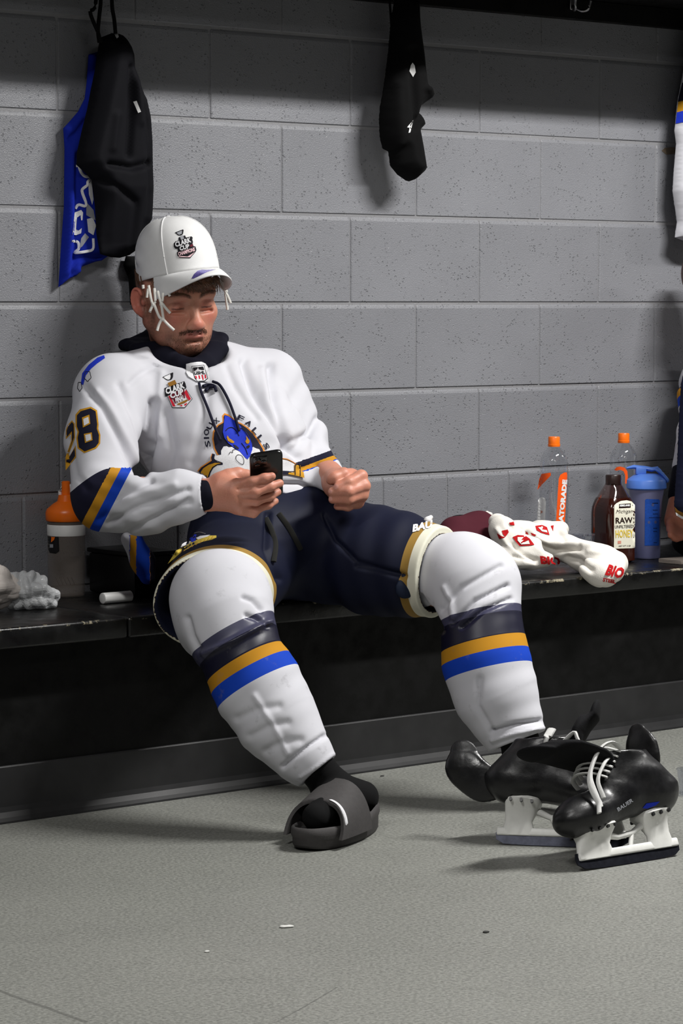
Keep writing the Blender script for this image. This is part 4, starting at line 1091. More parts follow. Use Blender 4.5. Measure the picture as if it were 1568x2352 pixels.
# sticker on the visor, trophy logo on the front
Z = lambda pts: zpoly(pts, 380, 510, 8.711)
plain('holo_sticker', (120, 110, 190), 0.2, 0.6, var=0.5, scale=300, Metallic=0.6)
decal('visor_sticker', Z([(520, 1130), (570, 1040), (640, 975), (730, 950), (830, 955), (1010, 945), (830, 1000), (700, 1065), (560, 1130)]), BV_V, 'holo_sticker', cap_t, 0.001, 3)
decal('cap_logo', Z([(165, 430), (200, 385), (260, 370), (262, 310), (390, 265), (410, 310), (520, 285), (545, 310), (535, 350), (550, 400), (540, 430), (560, 480), (600, 490), (618, 560), (600, 600), (495, 722), (275, 715), (235, 670), (225, 610), (250, 590), (240, 540), (190, 530), (165, 490)]), BV_H, 'print_black', cap_t, 0.0010, 3)
decal('cap_logo', Z([(250, 690), (330, 680), (440, 690), (585, 600), (490, 705), (280, 702)]), BV_H, 'print_pink', cap_t, 0.0018, 3)
decal('cap_logo', Z([(480, 470), (545, 430), (555, 480), (500, 500)]), BV_H, 'print_maroon', cap_t, 0.0018, 3)
decal('cap_logo', Z([(185, 210), (350, 145), (362, 165), (350, 240), (320, 265), (260, 270), (225, 240)]), BV_H, 'print_black', cap_t, 0.0010, 3)
decal('cap_logo', Z([(225, 210), (330, 170), (325, 235), (270, 255), (240, 235)]), BV_H, 'print_grey', cap_t, 0.0018, 3)
decal('cap_logo', Z([(285, 285), (350, 260), (372, 330), (310, 355)]), BV_H, 'print_grey', cap_t, 0.0018, 3)
for s_, x, y, w_, h_, an, m_ in (('CLARK', 350, 402, 38, 12, -18, 'thread_white'), ('CUP', 378, 505, 23, 10.5, -16, 'thread_white'), ('CHAMPIONS', 420, 592, 40, 9, -17, 'print_pink')):
    text_decal('cap_logo', s_, 380+x/8.711, 510+y/8.711, w_, h_, BV_H, m_, cap_t, ang=an, shear=0.12, bold=0.04, off=0.0026)
# hair fringe under the visor and at the nape
t = NT('hair', 0.55, 0.4); t.base(t.ramp(t.noise(80, 3), [(0.3, srgb(62, 42, 30)), (0.7, srgb(112, 78, 54))]))
bm = bmesh.new(); rr = random.Random(11)
for i in range(240):
    ph = rr.uniform(-1.15, 1.15); s0 = hp(0.079*math.sin(ph), -0.004+0.094*math.cos(ph), 0.052)
    L = rr.uniform(0.014, 0.032)*(1.0 if abs(ph) < 0.7 else 1.3); sw = rr.uniform(-0.016, 0.016)+0.008
    out = (HL*math.sin(ph)+HF*math.cos(ph))
    add_tube(bm, spline([s0, s0+out*0.005-HU*L*0.4+HL*sw*0.3, s0+out*0.002-HU*L+HL*sw], 5), [0.0011, 0.0010, 0.0008, 0.0006, 0.0002], 4, cap=False)
for i in range(200):
    ph = rr.choice((-1, 1))*rr.uniform(1.5, 3.1); s0 = hp(0.080*math.sin(ph), -0.014+0.098*math.cos(ph), 0.045)
    L = rr.uniform(0.03, 0.07) if abs(ph) > 2 else rr.uniform(0.02, 0.05); out = (HL*math.sin(ph)+HF*math.cos(ph))
    add_tube(bm, spline([s0, s0-HU*L*0.5-out*0.003, s0-HU*L-out*0.012+HF*rr.uniform(-0.01, 0.01)], 5), [0.0014, 0.0013, 0.0011, 0.0008, 0.0003], 4, cap=False)
tag(bm_obj('hair', bm, 'hair', person), kind='stuff')
# brows, moustache as short strands
bm = bmesh.new(); BV_B = BVHTree.FromPolygons([Vector(v.co) for v in person.data.vertices], [list(p.vertices) for p in person.data.polygons])
def strand_at(x, z, dx, dz, L, r):
    h = BV_B.ray_cast(hp(x, 0.2, z), -HF)
    if h[0] is None: return
    n = h[1]; d = HL*dx+HU*dz; d = (d-n*d.dot(n)).normalized()
    add_tube(bm, [h[0]-n*0.0004, h[0]+n*0.0008+d*L*0.5, h[0]+n*0.0006+d*L], [r, r*0.9, r*0.3], 4, cap=False)
for i in range(260):
    s_ = rr.choice((-1, 1)); q = rr.uniform(0, 1); x = s_*(0.011+0.042*q); z = 0.0215+0.0045*math.sin(q*PI*0.85)+rr.gauss(0, 0.0015)*(1-0.4*q)
    strand_at(x, z, s_*0.9, 0.35-0.6*q, rr.uniform(0.004, 0.008), 0.00032)
for i in range(260):
    s_ = rr.choice((-1, 1)); q = rr.uniform(0, 1); x = s_*(0.001+0.030*q); z = -0.0510-0.008*q*q+rr.gauss(0, 0.0022)
    strand_at(x, z, s_*0.55, -0.8, rr.uniform(0.003, 0.007), 0.00030)
for i in range(500):
    x = rr.uniform(-0.05, 0.05); z = rr.uniform(-0.108, -0.070)
    if abs(x) < 0.02 and z > -0.076: continue
    strand_at(x, z, rr.uniform(-0.3, 0.3), -0.9, rr.uniform(0.002, 0.004), 0.00025)
tag(bm_obj('facial_hair', bm, 'hair', person), kind='stuff')
# cut piece of goal net worn under the cap
t = NT('net_cord', 0.9, 0.1); t.base(srgb(216, 214, 208)); t.bump(t.noise(900, 2), 0.5, 0.001)
net = empty('goal_net_piece', W(345, 670, 5.82)); tag(net, 'white knotted net cord hanging from under the white cap', 'net')
def nline(pts, D, r=0.0029, nm='cord'):
    bm = bmesh.new(); add_tube(bm, [W(p.x, p.y, D) for p in spline([(a, b, 0) for a, b in pts], 14)], r, 7)
    bm_obj(nm, bm, 'net_cord', net)
Z9 = lambda pts: [(250+a/9.224, 560+b/9.224) for a, b in pts]
for pts in ([(840, 880), (870, 1050), (900, 1200), (935, 1290)], [(960, 940), (975, 1100), (980, 1220), (940, 1290)], [(930, 1300), (880, 1400), (865, 1450)], [(960, 1290), (1010, 1420), (1070, 1550), (1130, 1600)],
            [(1030, 1000), (1060, 1120), (1100, 1250), (1110, 1290)], [(1140, 1040), (1135, 1180), (1115, 1270)], [(1110, 1290), (1130, 1420), (1150, 1580)], [(1135, 1270), (1210, 1370), (1300, 1470)], [(1120, 1600), (1060, 1710), (1020, 1840)], [(1150, 1600), (1250, 1710), (1380, 1830)],
            [(830, 950), (815, 1060), (805, 1140)], [(720, 870), (725, 930), (730, 950)], [(1260, 1040), (1290, 1110)]):
    nline(Z9(pts), 5.775)
for c_ in ((937, 1292), (1112, 1282), (1140, 1598)):
    bm = bmesh.new(); p0 = W(250+c_[0]/9.224, 560+c_[1]/9.224, 5.775); add_tube(bm, [p0+UP*q for q in (-0.004, -0.002, 0.002, 0.004)], [0.002, 0.0042, 0.0042, 0.002], 8); bm_obj('knot', bm, 'net_cord', net)
for pts in ([(1150, 1010), (1190, 1120), (1210, 1220), (1250, 1300)], [(1180, 1000), (1230, 1150), (1270, 1280), (1310, 1390), (1325, 1440)]):
    pass
Z5 = lambda pts: [(260+a/4.9, 470+b/4.9) for a, b in pts]
for pts in ([(1205, 770), (1230, 870), (1255, 960), (1270, 1000)], [(1265, 990), (1290, 1040), (1320, 1110)], [(1262, 1000), (1275, 1100), (1285, 1185)], [(1130, 785), (1180, 830), (1210, 900), (1250, 960)], [(1215, 775), (1245, 880), (1275, 985)]):
    nline(Z5(pts), 5.89, 0.0030)
# phone
plain('phone_shell', (14, 14, 15), 0.25, 0.5, var=0.1); plain('phone_glass', (5, 5, 6), 0.05, 0.6, var=0)
TL, TRc, BL_, BR = W(573, 1045, 5.425), W(648, 1032, 5.435), W(560, 1160, 5.527), W(634, 1150, 5.537)
phone = empty('smartphone', (BL_+BR)/2); tag(phone, 'black smartphone held in the seated player’s right hand', 'phone')
pc = (TL+TRc+BL_+BR)/4; ex = ((TRc+BR)-(TL+BL_)).normalized(); ey = ((TL+TRc)-(BL_+BR)); Lh = ey.length/2*1.0; ey = (ey-ex*ey.dot(ex)).normalized(); ez = ex.cross(ey).normalized()
pw = ((TRc+BR)/2-(TL+BL_)/2).length
ph_h = 0.128
pc = (TL+TRc)/2-ey*ph_h/2
PM = Matrix((ex, ey, ez)).transposed().to_4x4(); PM.translation = pc
def ploc(bm):
    for v in bm.verts: v.co = PM @ v.co
bm = bmesh.new()
def rrect(w_, h_, r, n=6):
    out = []
    for cx, cy, a0 in ((w_-r, h_-r, 0), (-w_+r, h_-r, PI/2), (-w_+r, -h_+r, PI), (w_-r, -h_+r, 1.5*PI)):
        out += [(cx+r*math.cos(a0+PI/2*k/n), cy+r*math.sin(a0+PI/2*k/n)) for k in range(n+1)]
    return out
prof = [(0.0025, -0.0045), (0.0006, -0.0037), (0.0, -0.002), (0.0, 0.002), (0.0006, 0.0037), (0.0025, 0.0045)]
rings = [[bm.verts.new((x, y, z)) for x, y in rrect(pw/2-i, ph_h/2-i, 0.011)] for i, z in prof]
for a, b in zip(rings, rings[1:]):
    n_ = len(a)
    for k in range(n_): bm.faces.new((a[k], a[(k+1) % n_], b[(k+1) % n_], b[k]))
bm.faces.new(rings[0][::-1]); bm.faces.new(rings[-1]); ploc(bm); bm_obj('phone_body', bm, 'phone_shell', phone)
sgn = 1 if ez.dot(FW) < 0 else -1
bm = bmesh.new(); add_box(bm, (-pw/2+0.020, ph_h/2-0.020, sgn*0.0052), (0.028, 0.030, 0.0018), 0.0008, 2); ploc(bm); bm_obj('camera_bump', bm, 'phone_glass', phone)
for cx, cy in ((-0.006, 0.007), (0.007, 0.0), (-0.006, -0.008)):
    bm = bmesh.new(); rg = add_lathe(bm, [(0.0052, 0.0), (0.0052, 0.0016), (0.004, 0.002)], (-pw/2+0.020+cx, ph_h/2-0.020+cy, 0), 16)
    for r_ in rg:
        for v in r_: v.co.z = sgn*(0.0058+v.co.z)
    ploc(bm); bm_obj('camera_lens', bm, 'phone_glass', phone)
bm = bmesh.new(); add_box(bm, (0, 0, -sgn*0.0047), (pw-0.006, ph_h-0.008, 0.0006)); ploc(bm); bm_obj('screen', bm, 'phone_glass', phone, sm=False)
# slide sandal
plain('slide_foam', (62, 60, 60), 0.75, 0.3, var=0.08, scale=120, bump=0.15, bscale=500)
slide = empty('slide_sandal', fc); tag(slide, 'dark grey foam slide sandal on the seated player’s foot', 'sandal')
def foot_w(s_): return 0.034+0.020*math.sin(min(1, max(0, s_))*PI*0.62+0.15)*1.05
def sole_ring(sc, z0, zf):
    pts = []
    for k in range(56):
        a = 2*PI*k/56; y = math.sin(a); x = math.cos(a)
        s_ = (y+1)/2; w_ = foot_w(s_)*(abs(x)**0.72)*(1 if x > 0 else -1)
        pts.append((w_*sc, y*fL/2*(1-(1-sc)*0.4), z0+zf(s_)))
    return pts
lift = lambda s_: 0.010*max(0, s_-0.75)*4*max(0, s_-0.75)*4*0.6
bm = bmesh.new(); rgs = []
for sc, z0, f_ in ((0.90, 0.000, lambda s: lift(s)*1.0), (0.97, 0.006, lift), (0.98, 0.018, lambda s: lift(s)+0.010*(1-s)), (1.04, 0.024, lambda s: lift(s)+0.013*(1-s)), (1.02, 0.033, lambda s: lift(s)+0.014*(1-s)+0.004*math.sin(s*9)), (0.93, 0.036, lambda s: lift(s)+0.014*(1-s)+0.004*math.sin(s*9)), (0.84, 0.028, lambda s: lift(s)+0.014*(1-s))):
    rgs.append([bm.verts.new(p) for p in sole_ring(sc, z0, f_)])
for a, b in zip(rgs, rgs[1:]):
    for k in range(56): bm.faces.new((a[k], a[(k+1) % 56], b[(k+1) % 56], b[k]))
bm.faces.new(rgs[0][::-1]); bm.faces.new(rgs[-1])
for v in bm.verts: v.co = SM @ v.co
bm_obj('sole', bm, 'slide_foam', slide, angle=60)
bm = bmesh.new(); vs = []; NU, NV = 25, 12
def strap(u, v, th):
    a = PI*u; s0 = 0.86-0.10*math.sin(a)**0.8; s1 = 0.40+0.10*math.sin(a)
    s_ = s1+(s0-s1)*v; yy = (s_-0.5)*fL
    w_ = foot_w(s_)*1.03+th; h_ = 0.060+0.030*(1-v)+th
    ca, sa = math.cos(a), math.sin(a)
    return SM @ Vector((w_*(abs(ca)**0.75)*(1 if ca > 0 else -1), yy, 0.020+h_*(sa**0.85)))
grid = [[[bm.verts.new(strap(i/(NU-1), j/(NV-1), th)) for j in range(NV)] for i in range(NU)] for th in (0.0, 0.0065)]
for q in range(2):
    for i in range(NU-1):
        for j in range(NV-1):
            f_ = (grid[q][i][j], grid[q][i+1][j], grid[q][i+1][j+1], grid[q][i][j+1]); bm.faces.new(f_ if q else f_[::-1])
for i in range(NU-1):
    for j in (0, NV-1): bm.faces.new((grid[0][i][j], grid[0][i+1][j], grid[1][i+1][j], grid[1][i][j]))
bmesh.ops.recalc_face_normals(bm, faces=bm.faces[:])
st = bm_obj('strap', bm, 'slide_foam', slide, angle=70)
bm = bmesh.new(); add_tube(bm, [strap(u_q, 0.93, 0.0072) for u_q in np.linspace(0.56, 0.90, 22)], [0.0006]+[0.0035]*20+[0.0006], 8, flat=0.35)
bm_obj('strap_print', bm, 'thread_white', slide)
# ================================================================== loose things: soft goods
def dist_poly(P, poly):
    pl = np.array(poly, float); best = np.full(len(P), 1e9)
    for a, b in zip(pl, np.roll(pl, -1, 0)):
        ab = b-a; t_ = np.clip(((P-a)@ab)/(ab@ab+1e-9), 0, 1); best = np.minimum(best, np.linalg.norm(P-a-t_[:, None]*ab, axis=1))
    return best
def hung(name, poly, y0, bulge, mat, parent, folds=(), step=5.0, sx=None, edge=26.0, wav=None, back=0.3):
    """a hanging garment: real outline, real distance from the wall, puffed front with folds and a back"""
    v2, f = fill2d(poly, step); P = np.array([(p.x, p.y) for p in v2]); d = dist_poly(P, poly)
    h = bulge*np.sqrt(np.clip(d/edge, 0, 1))
    for pl, wd, am in folds:
        pl = np.array(pl, float); best = np.full(len(P), 1e9)
        for a, b in zip(pl, pl[1:]):
            ab = b-a; t_ = np.clip(((P-a)@ab)/(ab@ab), 0, 1); best = np.minimum(best, np.linalg.norm(P-a-t_[:, None]*ab, axis=1))
        h = h+am*1.3*np.exp(-(best/(wd*1.5))**2)*np.clip(d/8, 0, 1)
    if wav: h = h*np.interp(P[:, 1], *wav)
    h = h+0.0016*np.sin(P[:, 0]*0.11+P[:, 1]*0.03)*np.clip(d/10, 0, 1)
    n = len(v2); fr = [aty(p[0], p[1], y0-0.002) for p in P]; vs = []
    for q, hh in zip(fr, h): vs.append((q.x, q.y-max(0.0, hh), q.z))
    for q, hh in zip(fr, h): vs.append((q.x, y0+back*max(0.0, min(hh, bulge)), q.z))
    fs = []
    for t_ in f:
        fs.append(t_[::-1]); fs.append([n+i for i in t_])
    edges = {}
    for t_ in f:
        for a, b in zip(t_, t_[1:]+t_[:1]): edges[(a, b)] = 1
    for (a, b) in edges:
        if (b, a) not in edges: fs.append((a, b, n+b, n+a))
    bm = bmesh.new(); me = bpy.data.meshes.new(name); me.from_pydata(vs, [], [tuple(q) for q in fs]); bm.from_mesh(me); bpy.data.meshes.remove(me)
    bmesh.ops.recalc_face_normals(bm, faces=bm.faces[:])
    o = bm_obj(name, bm, mat, parent, angle=75)
    return o, BVHTree.FromPolygons([v.co.copy() for v in o.data.vertices], [list(p.vertices) for p in o.data.polygons])
cloth('royal_cotton', (20, 38, 150), 0.9); cloth('black_nylon', (8, 8, 14), 0.8, 500, 0.1); cloth('black_cotton', (8, 8, 9), 0.9)
plain('label_white', (225, 225, 225), 0.6); plain('print_silver', (150, 152, 160), 0.5)
q = lambda pts: [(100+a/3.36, b/3.36) for a, b in pts]
tee = empty('t_shirt', aty(215, 120, -0.03)); tag(tee, 'royal blue printed t-shirt hanging behind the dark jacket', 'shirt')
body_, BV_TEE = hung('shirt_body', q([(350, 420), (420, 400), (520, 900), (830, 1380), (845, 1440), (835, 1560), (780, 1560), (520, 1960), (450, 2010), (400, 2020), (290, 2060), (285, 2100), (250, 2130), (200, 2150), (118, 2215), (135, 1950), (160, 1600), (165, 1150), (155, 990), (210, 930), (270, 860), (320, 760), (335, 640)]), -0.016, 0.020, 'royal_cotton', tee,
    folds=[([(q_[0], q_[1]) for q_ in q([(240, 1200), (235, 1500), (225, 1900), (200, 2150)])], 5, -0.012), (q([(300, 940), (220, 1040), (180, 1080)]), 5, -0.008), (q([(230, 1990), (330, 1985), (440, 1990)]), 5, -0.008), (q([(190, 1200), (185, 1700), (160, 2100)]), 8, 0.006)])
Z = lambda pts: zpoly(pts, 100, 0, 3.36)
for ln in ([(250, 1280), (270, 1280), (290, 1330), (320, 1360), (370, 1365)], [(365, 1380), (340, 1400), (335, 1430), (300, 1460), (300, 1490), (325, 1560), (320, 1590), (270, 1580), (245, 1610)], [(220, 1860), (265, 1870), (270, 1920), (240, 1950), (330, 1940), (380, 1920), (382, 1840)]):
    cord_on('shirt_print', BV_TEE, Z(ln), 0.0030, 'thread_white', tee, off=0.001, flat=0.25)
decal('shirt_print', Z([(240, 1640), (290, 1620), (305, 1640), (300, 1700), (290, 1700), (285, 1660), (258, 1680), (250, 1770), (270, 1780), (295, 1760), (290, 1800), (250, 1815), (225, 1810)]), BV_TEE, 'thread_white', tee, 0.0015)
decal('shirt_print', Z([(345, 1420), (370, 1390), (385, 1540), (375, 1580), (350, 1500)]), BV_TEE, 'thread_white', tee, 0.0015); decal('shirt_print', Z([(330, 1560), (385, 1620), (400, 1700), (330, 1660)]), BV_TEE, 'print_silver', tee, 0.0015)
decal('shirt_print', Z([(335, 1690), (380, 1680), (405, 1740), (385, 1815), (345, 1790)]), BV_TEE, 'thread_white', tee, 0.0015); decal('shirt_print', Z([(290, 1840), (320, 1800), (350, 1830), (300, 1900), (275, 1920)]), BV_TEE, 'print_silver', tee, 0.0015)
jk = empty('jacket', aty(255, 90, -0.07)); tag(jk, 'black hanging jacket with small white label beside the cap', 'jacket')
_, BV_JK = hung('jacket_body', q([(440, 290), (480, 275), (530, 255), (580, 260), (620, 300), (660, 360), (680, 420), (685, 520), (730, 650), (780, 770), (805, 900), (820, 1100), (828, 1400), (832, 1700), (800, 1750), (760, 1900), (660, 1970), (590, 1990), (520, 1985), (440, 1960), (410, 1800), (400, 1600), (375, 1390), (330, 1340), (255, 1270), (260, 1180), (300, 1000), (340, 840), (370, 680), (400, 540), (420, 400)]), -0.060, 0.042, 'black_nylon', jk, back=0.05, wav=([0, 430, 560, 700], [1, 1, 0.25, 0.2]),
    folds=[(q([(600, 520), (600, 800), (575, 1200)]), 5, -0.012), (q([(700, 700), (740, 1000), (760, 1500), (740, 1850)]), 6, -0.012), (q([(430, 1270), (600, 1300), (750, 1260)]), 5, -0.010), (q([(400, 1400), (520, 1460), (640, 1560)]), 5, -0.010), (q([(650, 1600), (655, 1900)]), 5, -0.008), (q([(480, 900), (450, 1150)]), 6, 0.006), (q([(640, 640), (680, 950)]), 6, 0.005)])
decal('label', Z([(692, 785), (718, 778), (752, 862), (730, 872)]), BV_JK, 'label_white', jk, 0.002, 3)
decal('label', Z([(545, 262), (575, 260), (580, 285), (565, 297)]), BV_JK, 'label_white', jk, 0.002, 3)
for pts in ([(410, -60), (395, 60), (360, 90), (385, 170), (420, 250), (440, 330)], [(440, -60), (440, 30), (430, 120), (420, 240), (430, 330)], [(525, -60), (530, 60), (545, 150), (555, 260)]):
    bm = bmesh.new(); add_tube(bm, [aty(100+p.x/3.36, p.y/3.36, -0.085) for p in spline([(a, b, 0) for a, b in pts], 16)], 0.0042, 8); bm_obj('hanging_strap', bm, 'black_cotton', jk)
dk = empty('dark_garment', aty(300, 620, -0.03)); tag(dk, 'black cloth hanging low behind the seated player’s cap', 'garment')
hung('garment_body', [(290, 588), (345, 590), (350, 690), (300, 700), (296, 640), (284, 610)], -0.012, 0.02, 'black_cotton', dk)
q2 = lambda pts: [(780+a/5.113, b/5.113) for a, b in pts]
gm = empty('hanging_pants', aty(920, 60, -0.06)); tag(gm, 'black garment hanging alone from the rail on the right', 'garment')
_, BV_GM = hung('garment_body', q2([(650, -60), (870, -60), (880, 150), (910, 480), (945, 800), (975, 960), (1000, 1100), (1002, 1160), (975, 1200), (900, 1260), (890, 1300), (930, 1400), (948, 1475), (890, 1535), (905, 1640), (930, 1800), (965, 1980), (950, 2020), (850, 2110), (815, 2130), (780, 2120), (680, 2050), (600, 1950), (575, 1780), (510, 1745), (475, 1600), (468, 1400), (480, 1250), (520, 1050), (550, 800), (575, 600), (590, 420), (605, 250), (630, 100)]), -0.072, 0.055, 'black_cotton', gm,
    folds=[(q2([(700, 600), (690, 1000), (720, 1400)]), 5, -0.01), (q2([(860, 1060), (950, 1110), (1000, 1160)]), 5, 0.012), (q2([(700, 1500), (850, 1320), (890, 1300)]), 5, -0.012), (q2([(560, 1000), (540, 1400), (560, 1700)]), 6, 0.008)])
Z = lambda pts: zpoly(pts, 780, 0, 5.113)
decal('tag', Z([(855, 735), (880, 770), (892, 850), (860, 905), (818, 835), (835, 765)]), BV_GM, 'label_white', gm, 0.002, 3)
decal('tag', Z([(862, 1410), (850, 1470), (828, 1555), (808, 1560), (820, 1500), (790, 1495)]), BV_GM, 'label_white', gm, 0.002, 3)
bm = bmesh.new(); add_tube(bm, [aty(893+q_*0.7, -20+q_*10, -0.066) for q_ in range(10)], 0.003, 7); bm_obj('hanging_strap', bm, 'black_cotton', gm)
for x_, z_ in ((aty(232, 0, -0.06).x, RAIL_Z+0.012), (aty(262, 0, -0.06).x, RAIL_Z+0.012), (aty(925, 0, -0.06).x, RAIL_Z+0.012)): coat_hook(x_, z_)

# ---- white printed towel drooping over the bench edge
cloth('terry', (226, 222, 214), 0.95, 420, 0.5); plain('towel_print', (176, 26, 30), 0.8, 0.1, var=0.2, scale=500)
T_ = Field()
z3 = lambda a, b: (1020+a/3.564, 1160+b/3.564)
def tw(a, b, y): u, v = z3(a, b); return aty(u, v, y)
T_.chain([(tw(420, 130, -0.26), 0.016), (tw(480, 200, -0.30), 0.024), (tw(560, 300, -0.33), 0.030), (tw(660, 380, -0.36), 0.032), (tw(800, 430, -0.39), 0.026)], k=0.03)
T_.chain([(tw(480, 190, -0.26), 0.022), (tw(650, 260, -0.28), 0.030), (tw(840, 250, -0.28), 0.028), (tw(930, 250, -0.28), 0.024)], k=0.03)
T_.chain([(tw(800, 300, -0.31), 0.026), (tw(1000, 360, -0.35), 0.026), (tw(1150, 430, -0.40), 0.030), (tw(1280, 470, -0.44), 0.034), (tw(1400, 480, -0.455), 0.030)], k=0.03)
T_.chain([(tw(1180, 520, -0.475), 0.022), (tw(1290, 560, -0.49), 0.026), (tw(1390, 540, -0.49), 0.024)], k=0.03)
T_.chain([(tw(470, 400, -0.34), 0.012), (tw(560, 450, -0.37), 0.018), (tw(700, 470, -0.39), 0.012)], k=0.02)
T_.chain([(tw(760, 200, -0.25), 0.02), (tw(950, 200, -0.25), 0.02)], k=0.02)
zz = lambda pts: [z3(a, b) for a, b in pts]
for pl, wd, am in (([(560, 330), (640, 400), (760, 450)], 5, -0.010), ([(680, 230), (780, 320), (900, 375), (1100, 350)], 6, -0.012), ([(700, 260), (850, 310), (1000, 320), (1200, 340)], 7, 0.008), ([(430, 200), (520, 330), (640, 430)], 6, 0.006), ([(560, 420), (650, 440), (750, 470)], 4, -0.006), ([(1000, 430), (1100, 450), (1200, 530)], 8, -0.010), ([(520, 150), (560, 180), (620, 200)], 6, -0.008), ([(1180, 380), (1300, 400), (1450, 430)], 6, 0.004), ([(900, 180), (960, 240), (980, 290)], 6, -0.006), ([(1420, 400), (1440, 450), (1420, 520)], 6, -0.006)):
    fn, c_, r_ = pfold(zz(pl), wd, am, 5.2, 6.6); T_.disp(fn, c_, r_)
T_.disp(wrinkle((1, 0.3, 0), 120, 0.003, 1.7, tw(800, 350, -0.33), 0.5, (0, 0, 1), 1.4), V(0, 0, 0), 1)
vp, fq = T_.mesh(0.0032)
vp[:, 2] = np.where((vp[:, 1] > BENCH_Y-0.004), np.maximum(vp[:, 2], BENCH_Z+0.0015), vp[:, 2])
towel = np_mesh('towel', vp, fq, 'terry'); tag(towel, 'crumpled white towel with red print drooping off the bench edge', 'towel')
BV_TW = BVHTree.FromPolygons([Vector(a) for a in vp.tolist()], fq.tolist())
def Zt(pts): return [z3(a, b) for a, b in pts]
for pl in ([(558, 262), (600, 245), (660, 248), (700, 275), (738, 325), (690, 332), (615, 335), (585, 300)],): decal('towel_print', Zt(pl), BV_TW, 'towel_print', towel, 0.002, 4)
decal('towel_print', Zt([(600, 262), (650, 262), (630, 285), (690, 290), (700, 318), (630, 322), (600, 290)]), BV_TW, 'terry', towel, 0.004, 4)
line_decal('towel_print', Zt([(630, 310), (660, 285), (650, 300), (690, 280)]), 3, BV_TW, 'towel_print', towel, 0.005)
decal('towel_print', Zt([(745, 170), (800, 162), (840, 180), (862, 245), (830, 238), (790, 225), (755, 205)]), BV_TW, 'towel_print', towel, 0.002, 4); decal('towel_print', Zt([(768, 182), (810, 178), (800, 200), (838, 205), (845, 225), (800, 215)]), BV_TW, 'terry', towel, 0.004, 4)
text_decal('towel_print', 'BIO', *z3(868, 455), 46, 19, BV_TW, 'towel_print', towel, ang=4, shear=-0.2, bold=0.05, off=0.003)
text_decal('towel_print', 'BIO', *z3(1400, 545), 40, 27, BV_TW, 'towel_print', towel, ang=14, shear=0.15, bold=0.05, off=0.003)
text_decal('towel_print', 'STEEL', *z3(1350, 620), 30, 9, BV_TW, 'towel_print', towel, ang=10, bold=0.05, off=0.003)
for pl in ([(470, 210), (520, 200), (528, 222), (500, 260), (480, 240)], [(430, 230), (470, 255), (500, 262), (450, 280), (440, 262)], [(630, 190), (680, 225), (690, 245), (650, 230)], [(705, 225), (755, 245), (722, 262)], [(870, 170), (895, 165), (890, 215)], [(530, 145), (570, 135), (575, 165), (540, 165)], [(485, 430), (515, 400), (520, 412), (498, 440)]):
    decal('towel_print', Zt(pl), BV_TW, 'towel_print', towel, 0.002, 3)
# maroon garment and cap behind the knee
cloth('maroon_cloth', (74, 30, 40), 0.9)
M_ = Field()
M_.chain([(aty(1045, 1225, -0.18), 0.040), (aty(1100, 1222, -0.175), 0.043), (aty(1132, 1232, -0.185), 0.030)], k=0.03)
M_.cap(aty(1035, 1250, -0.21), aty(1105, 1258, -0.22), 0.028, k=0.03)
vp, fq = M_.mesh(0.004); vp[:, 2] = np.maximum(vp[:, 2], BENCH_Z+0.001)
mo = np_mesh('folded_shirt', vp, fq, 'maroon_cloth'); tag(mo, 'maroon folded cloth on the bench behind the player’s knee', 'shirt')
bm = bmesh.new()
for a, b, r_ in (([(1030, 1200), (1040, 1190), (1065, 1187), (1088, 1192)], 0, 0.005),): add_tube(bm, [aty(p.x, p.y, -0.17) for p in spline([(c_, d_, 0) for c_, d_ in a], 12)], [0.003]+[r_]*10+[0.003], 8)
strap_o = bm_obj('dark_strap', bm, 'black_cotton'); tag(strap_o, 'thin black strap lying on top of the maroon cloth', 'strap')
G_ = Field(); G_.chain([(aty(1045, 1197, -0.165), 0.006), (aty(1075, 1196, -0.165), 0.008), (aty(1110, 1195, -0.17), 0.007), (aty(1126, 1182, -0.17), 0.004), (aty(1118, 1177, -0.17), 0.004)], k=0.006)
vp, fq = G_.mesh(0.002); g_o = np_mesh('cloth_tape', vp, fq, 'terry'); tag(g_o, 'strip of white tape loose above the maroon cloth', 'tape')
G_ = Field(); G_.chain([(W(974, 1206, 5.735), 0.008), (W(982, 1195, 5.735), 0.007), (W(989, 1188, 5.735), 0.0045)], k=0.004)
vp, fq = G_.mesh(0.002); np_mesh('label_flap', vp, fq, 'label_white', pants)
# crumpled plastic and paper towel on the left
t = NT('crumpled_film', 0.25, 0.5); t.base(srgb(214, 216, 218)); t.b.inputs['Transmission Weight'].default_value = 0.25; t.b.inputs['Roughness'].default_value = 0.3
def crumple(name, pts, mat, seed, amp, freq, label, cat, res=0.0035):
    f = Field(); f.chain([(p_, r_) for p_, r_ in pts], k=0.015); r_ = np.random.default_rng(seed); ks = r_.normal(size=(9, 3))*freq; phs = r_.uniform(0, 6.28, 9)
    f.disp(lambda P: -amp*np.sum([np.abs(np.sin(P@k.astype(np.float32)+p_))-0.6 for k, p_ in zip(ks, phs)], 0)/2.2, V(0, 0, 0), 1)
    vp, fq = f.mesh(res); vp[:, 2] = np.maximum(vp[:, 2], BENCH_Z+0.001)
    o = np_mesh(name, vp, fq, mat); o.data.polygons.foreach_set('use_smooth', np.zeros(len(o.data.polygons), bool)); tag(o, label, cat); return o
crumple('plastic_bag', [(aty(30, 1352, -0.20), 0.032), (aty(62, 1360, -0.21), 0.037), (aty(95, 1368, -0.22), 0.029), (aty(118, 1375, -0.225), 0.014)], 'crumpled_film', 4, 0.0075, 62, 'crumpled clear plastic bag on the bench left of the bottle', 'bag', 0.004)
cloth('paper_towel', (214, 206, 200), 0.95)
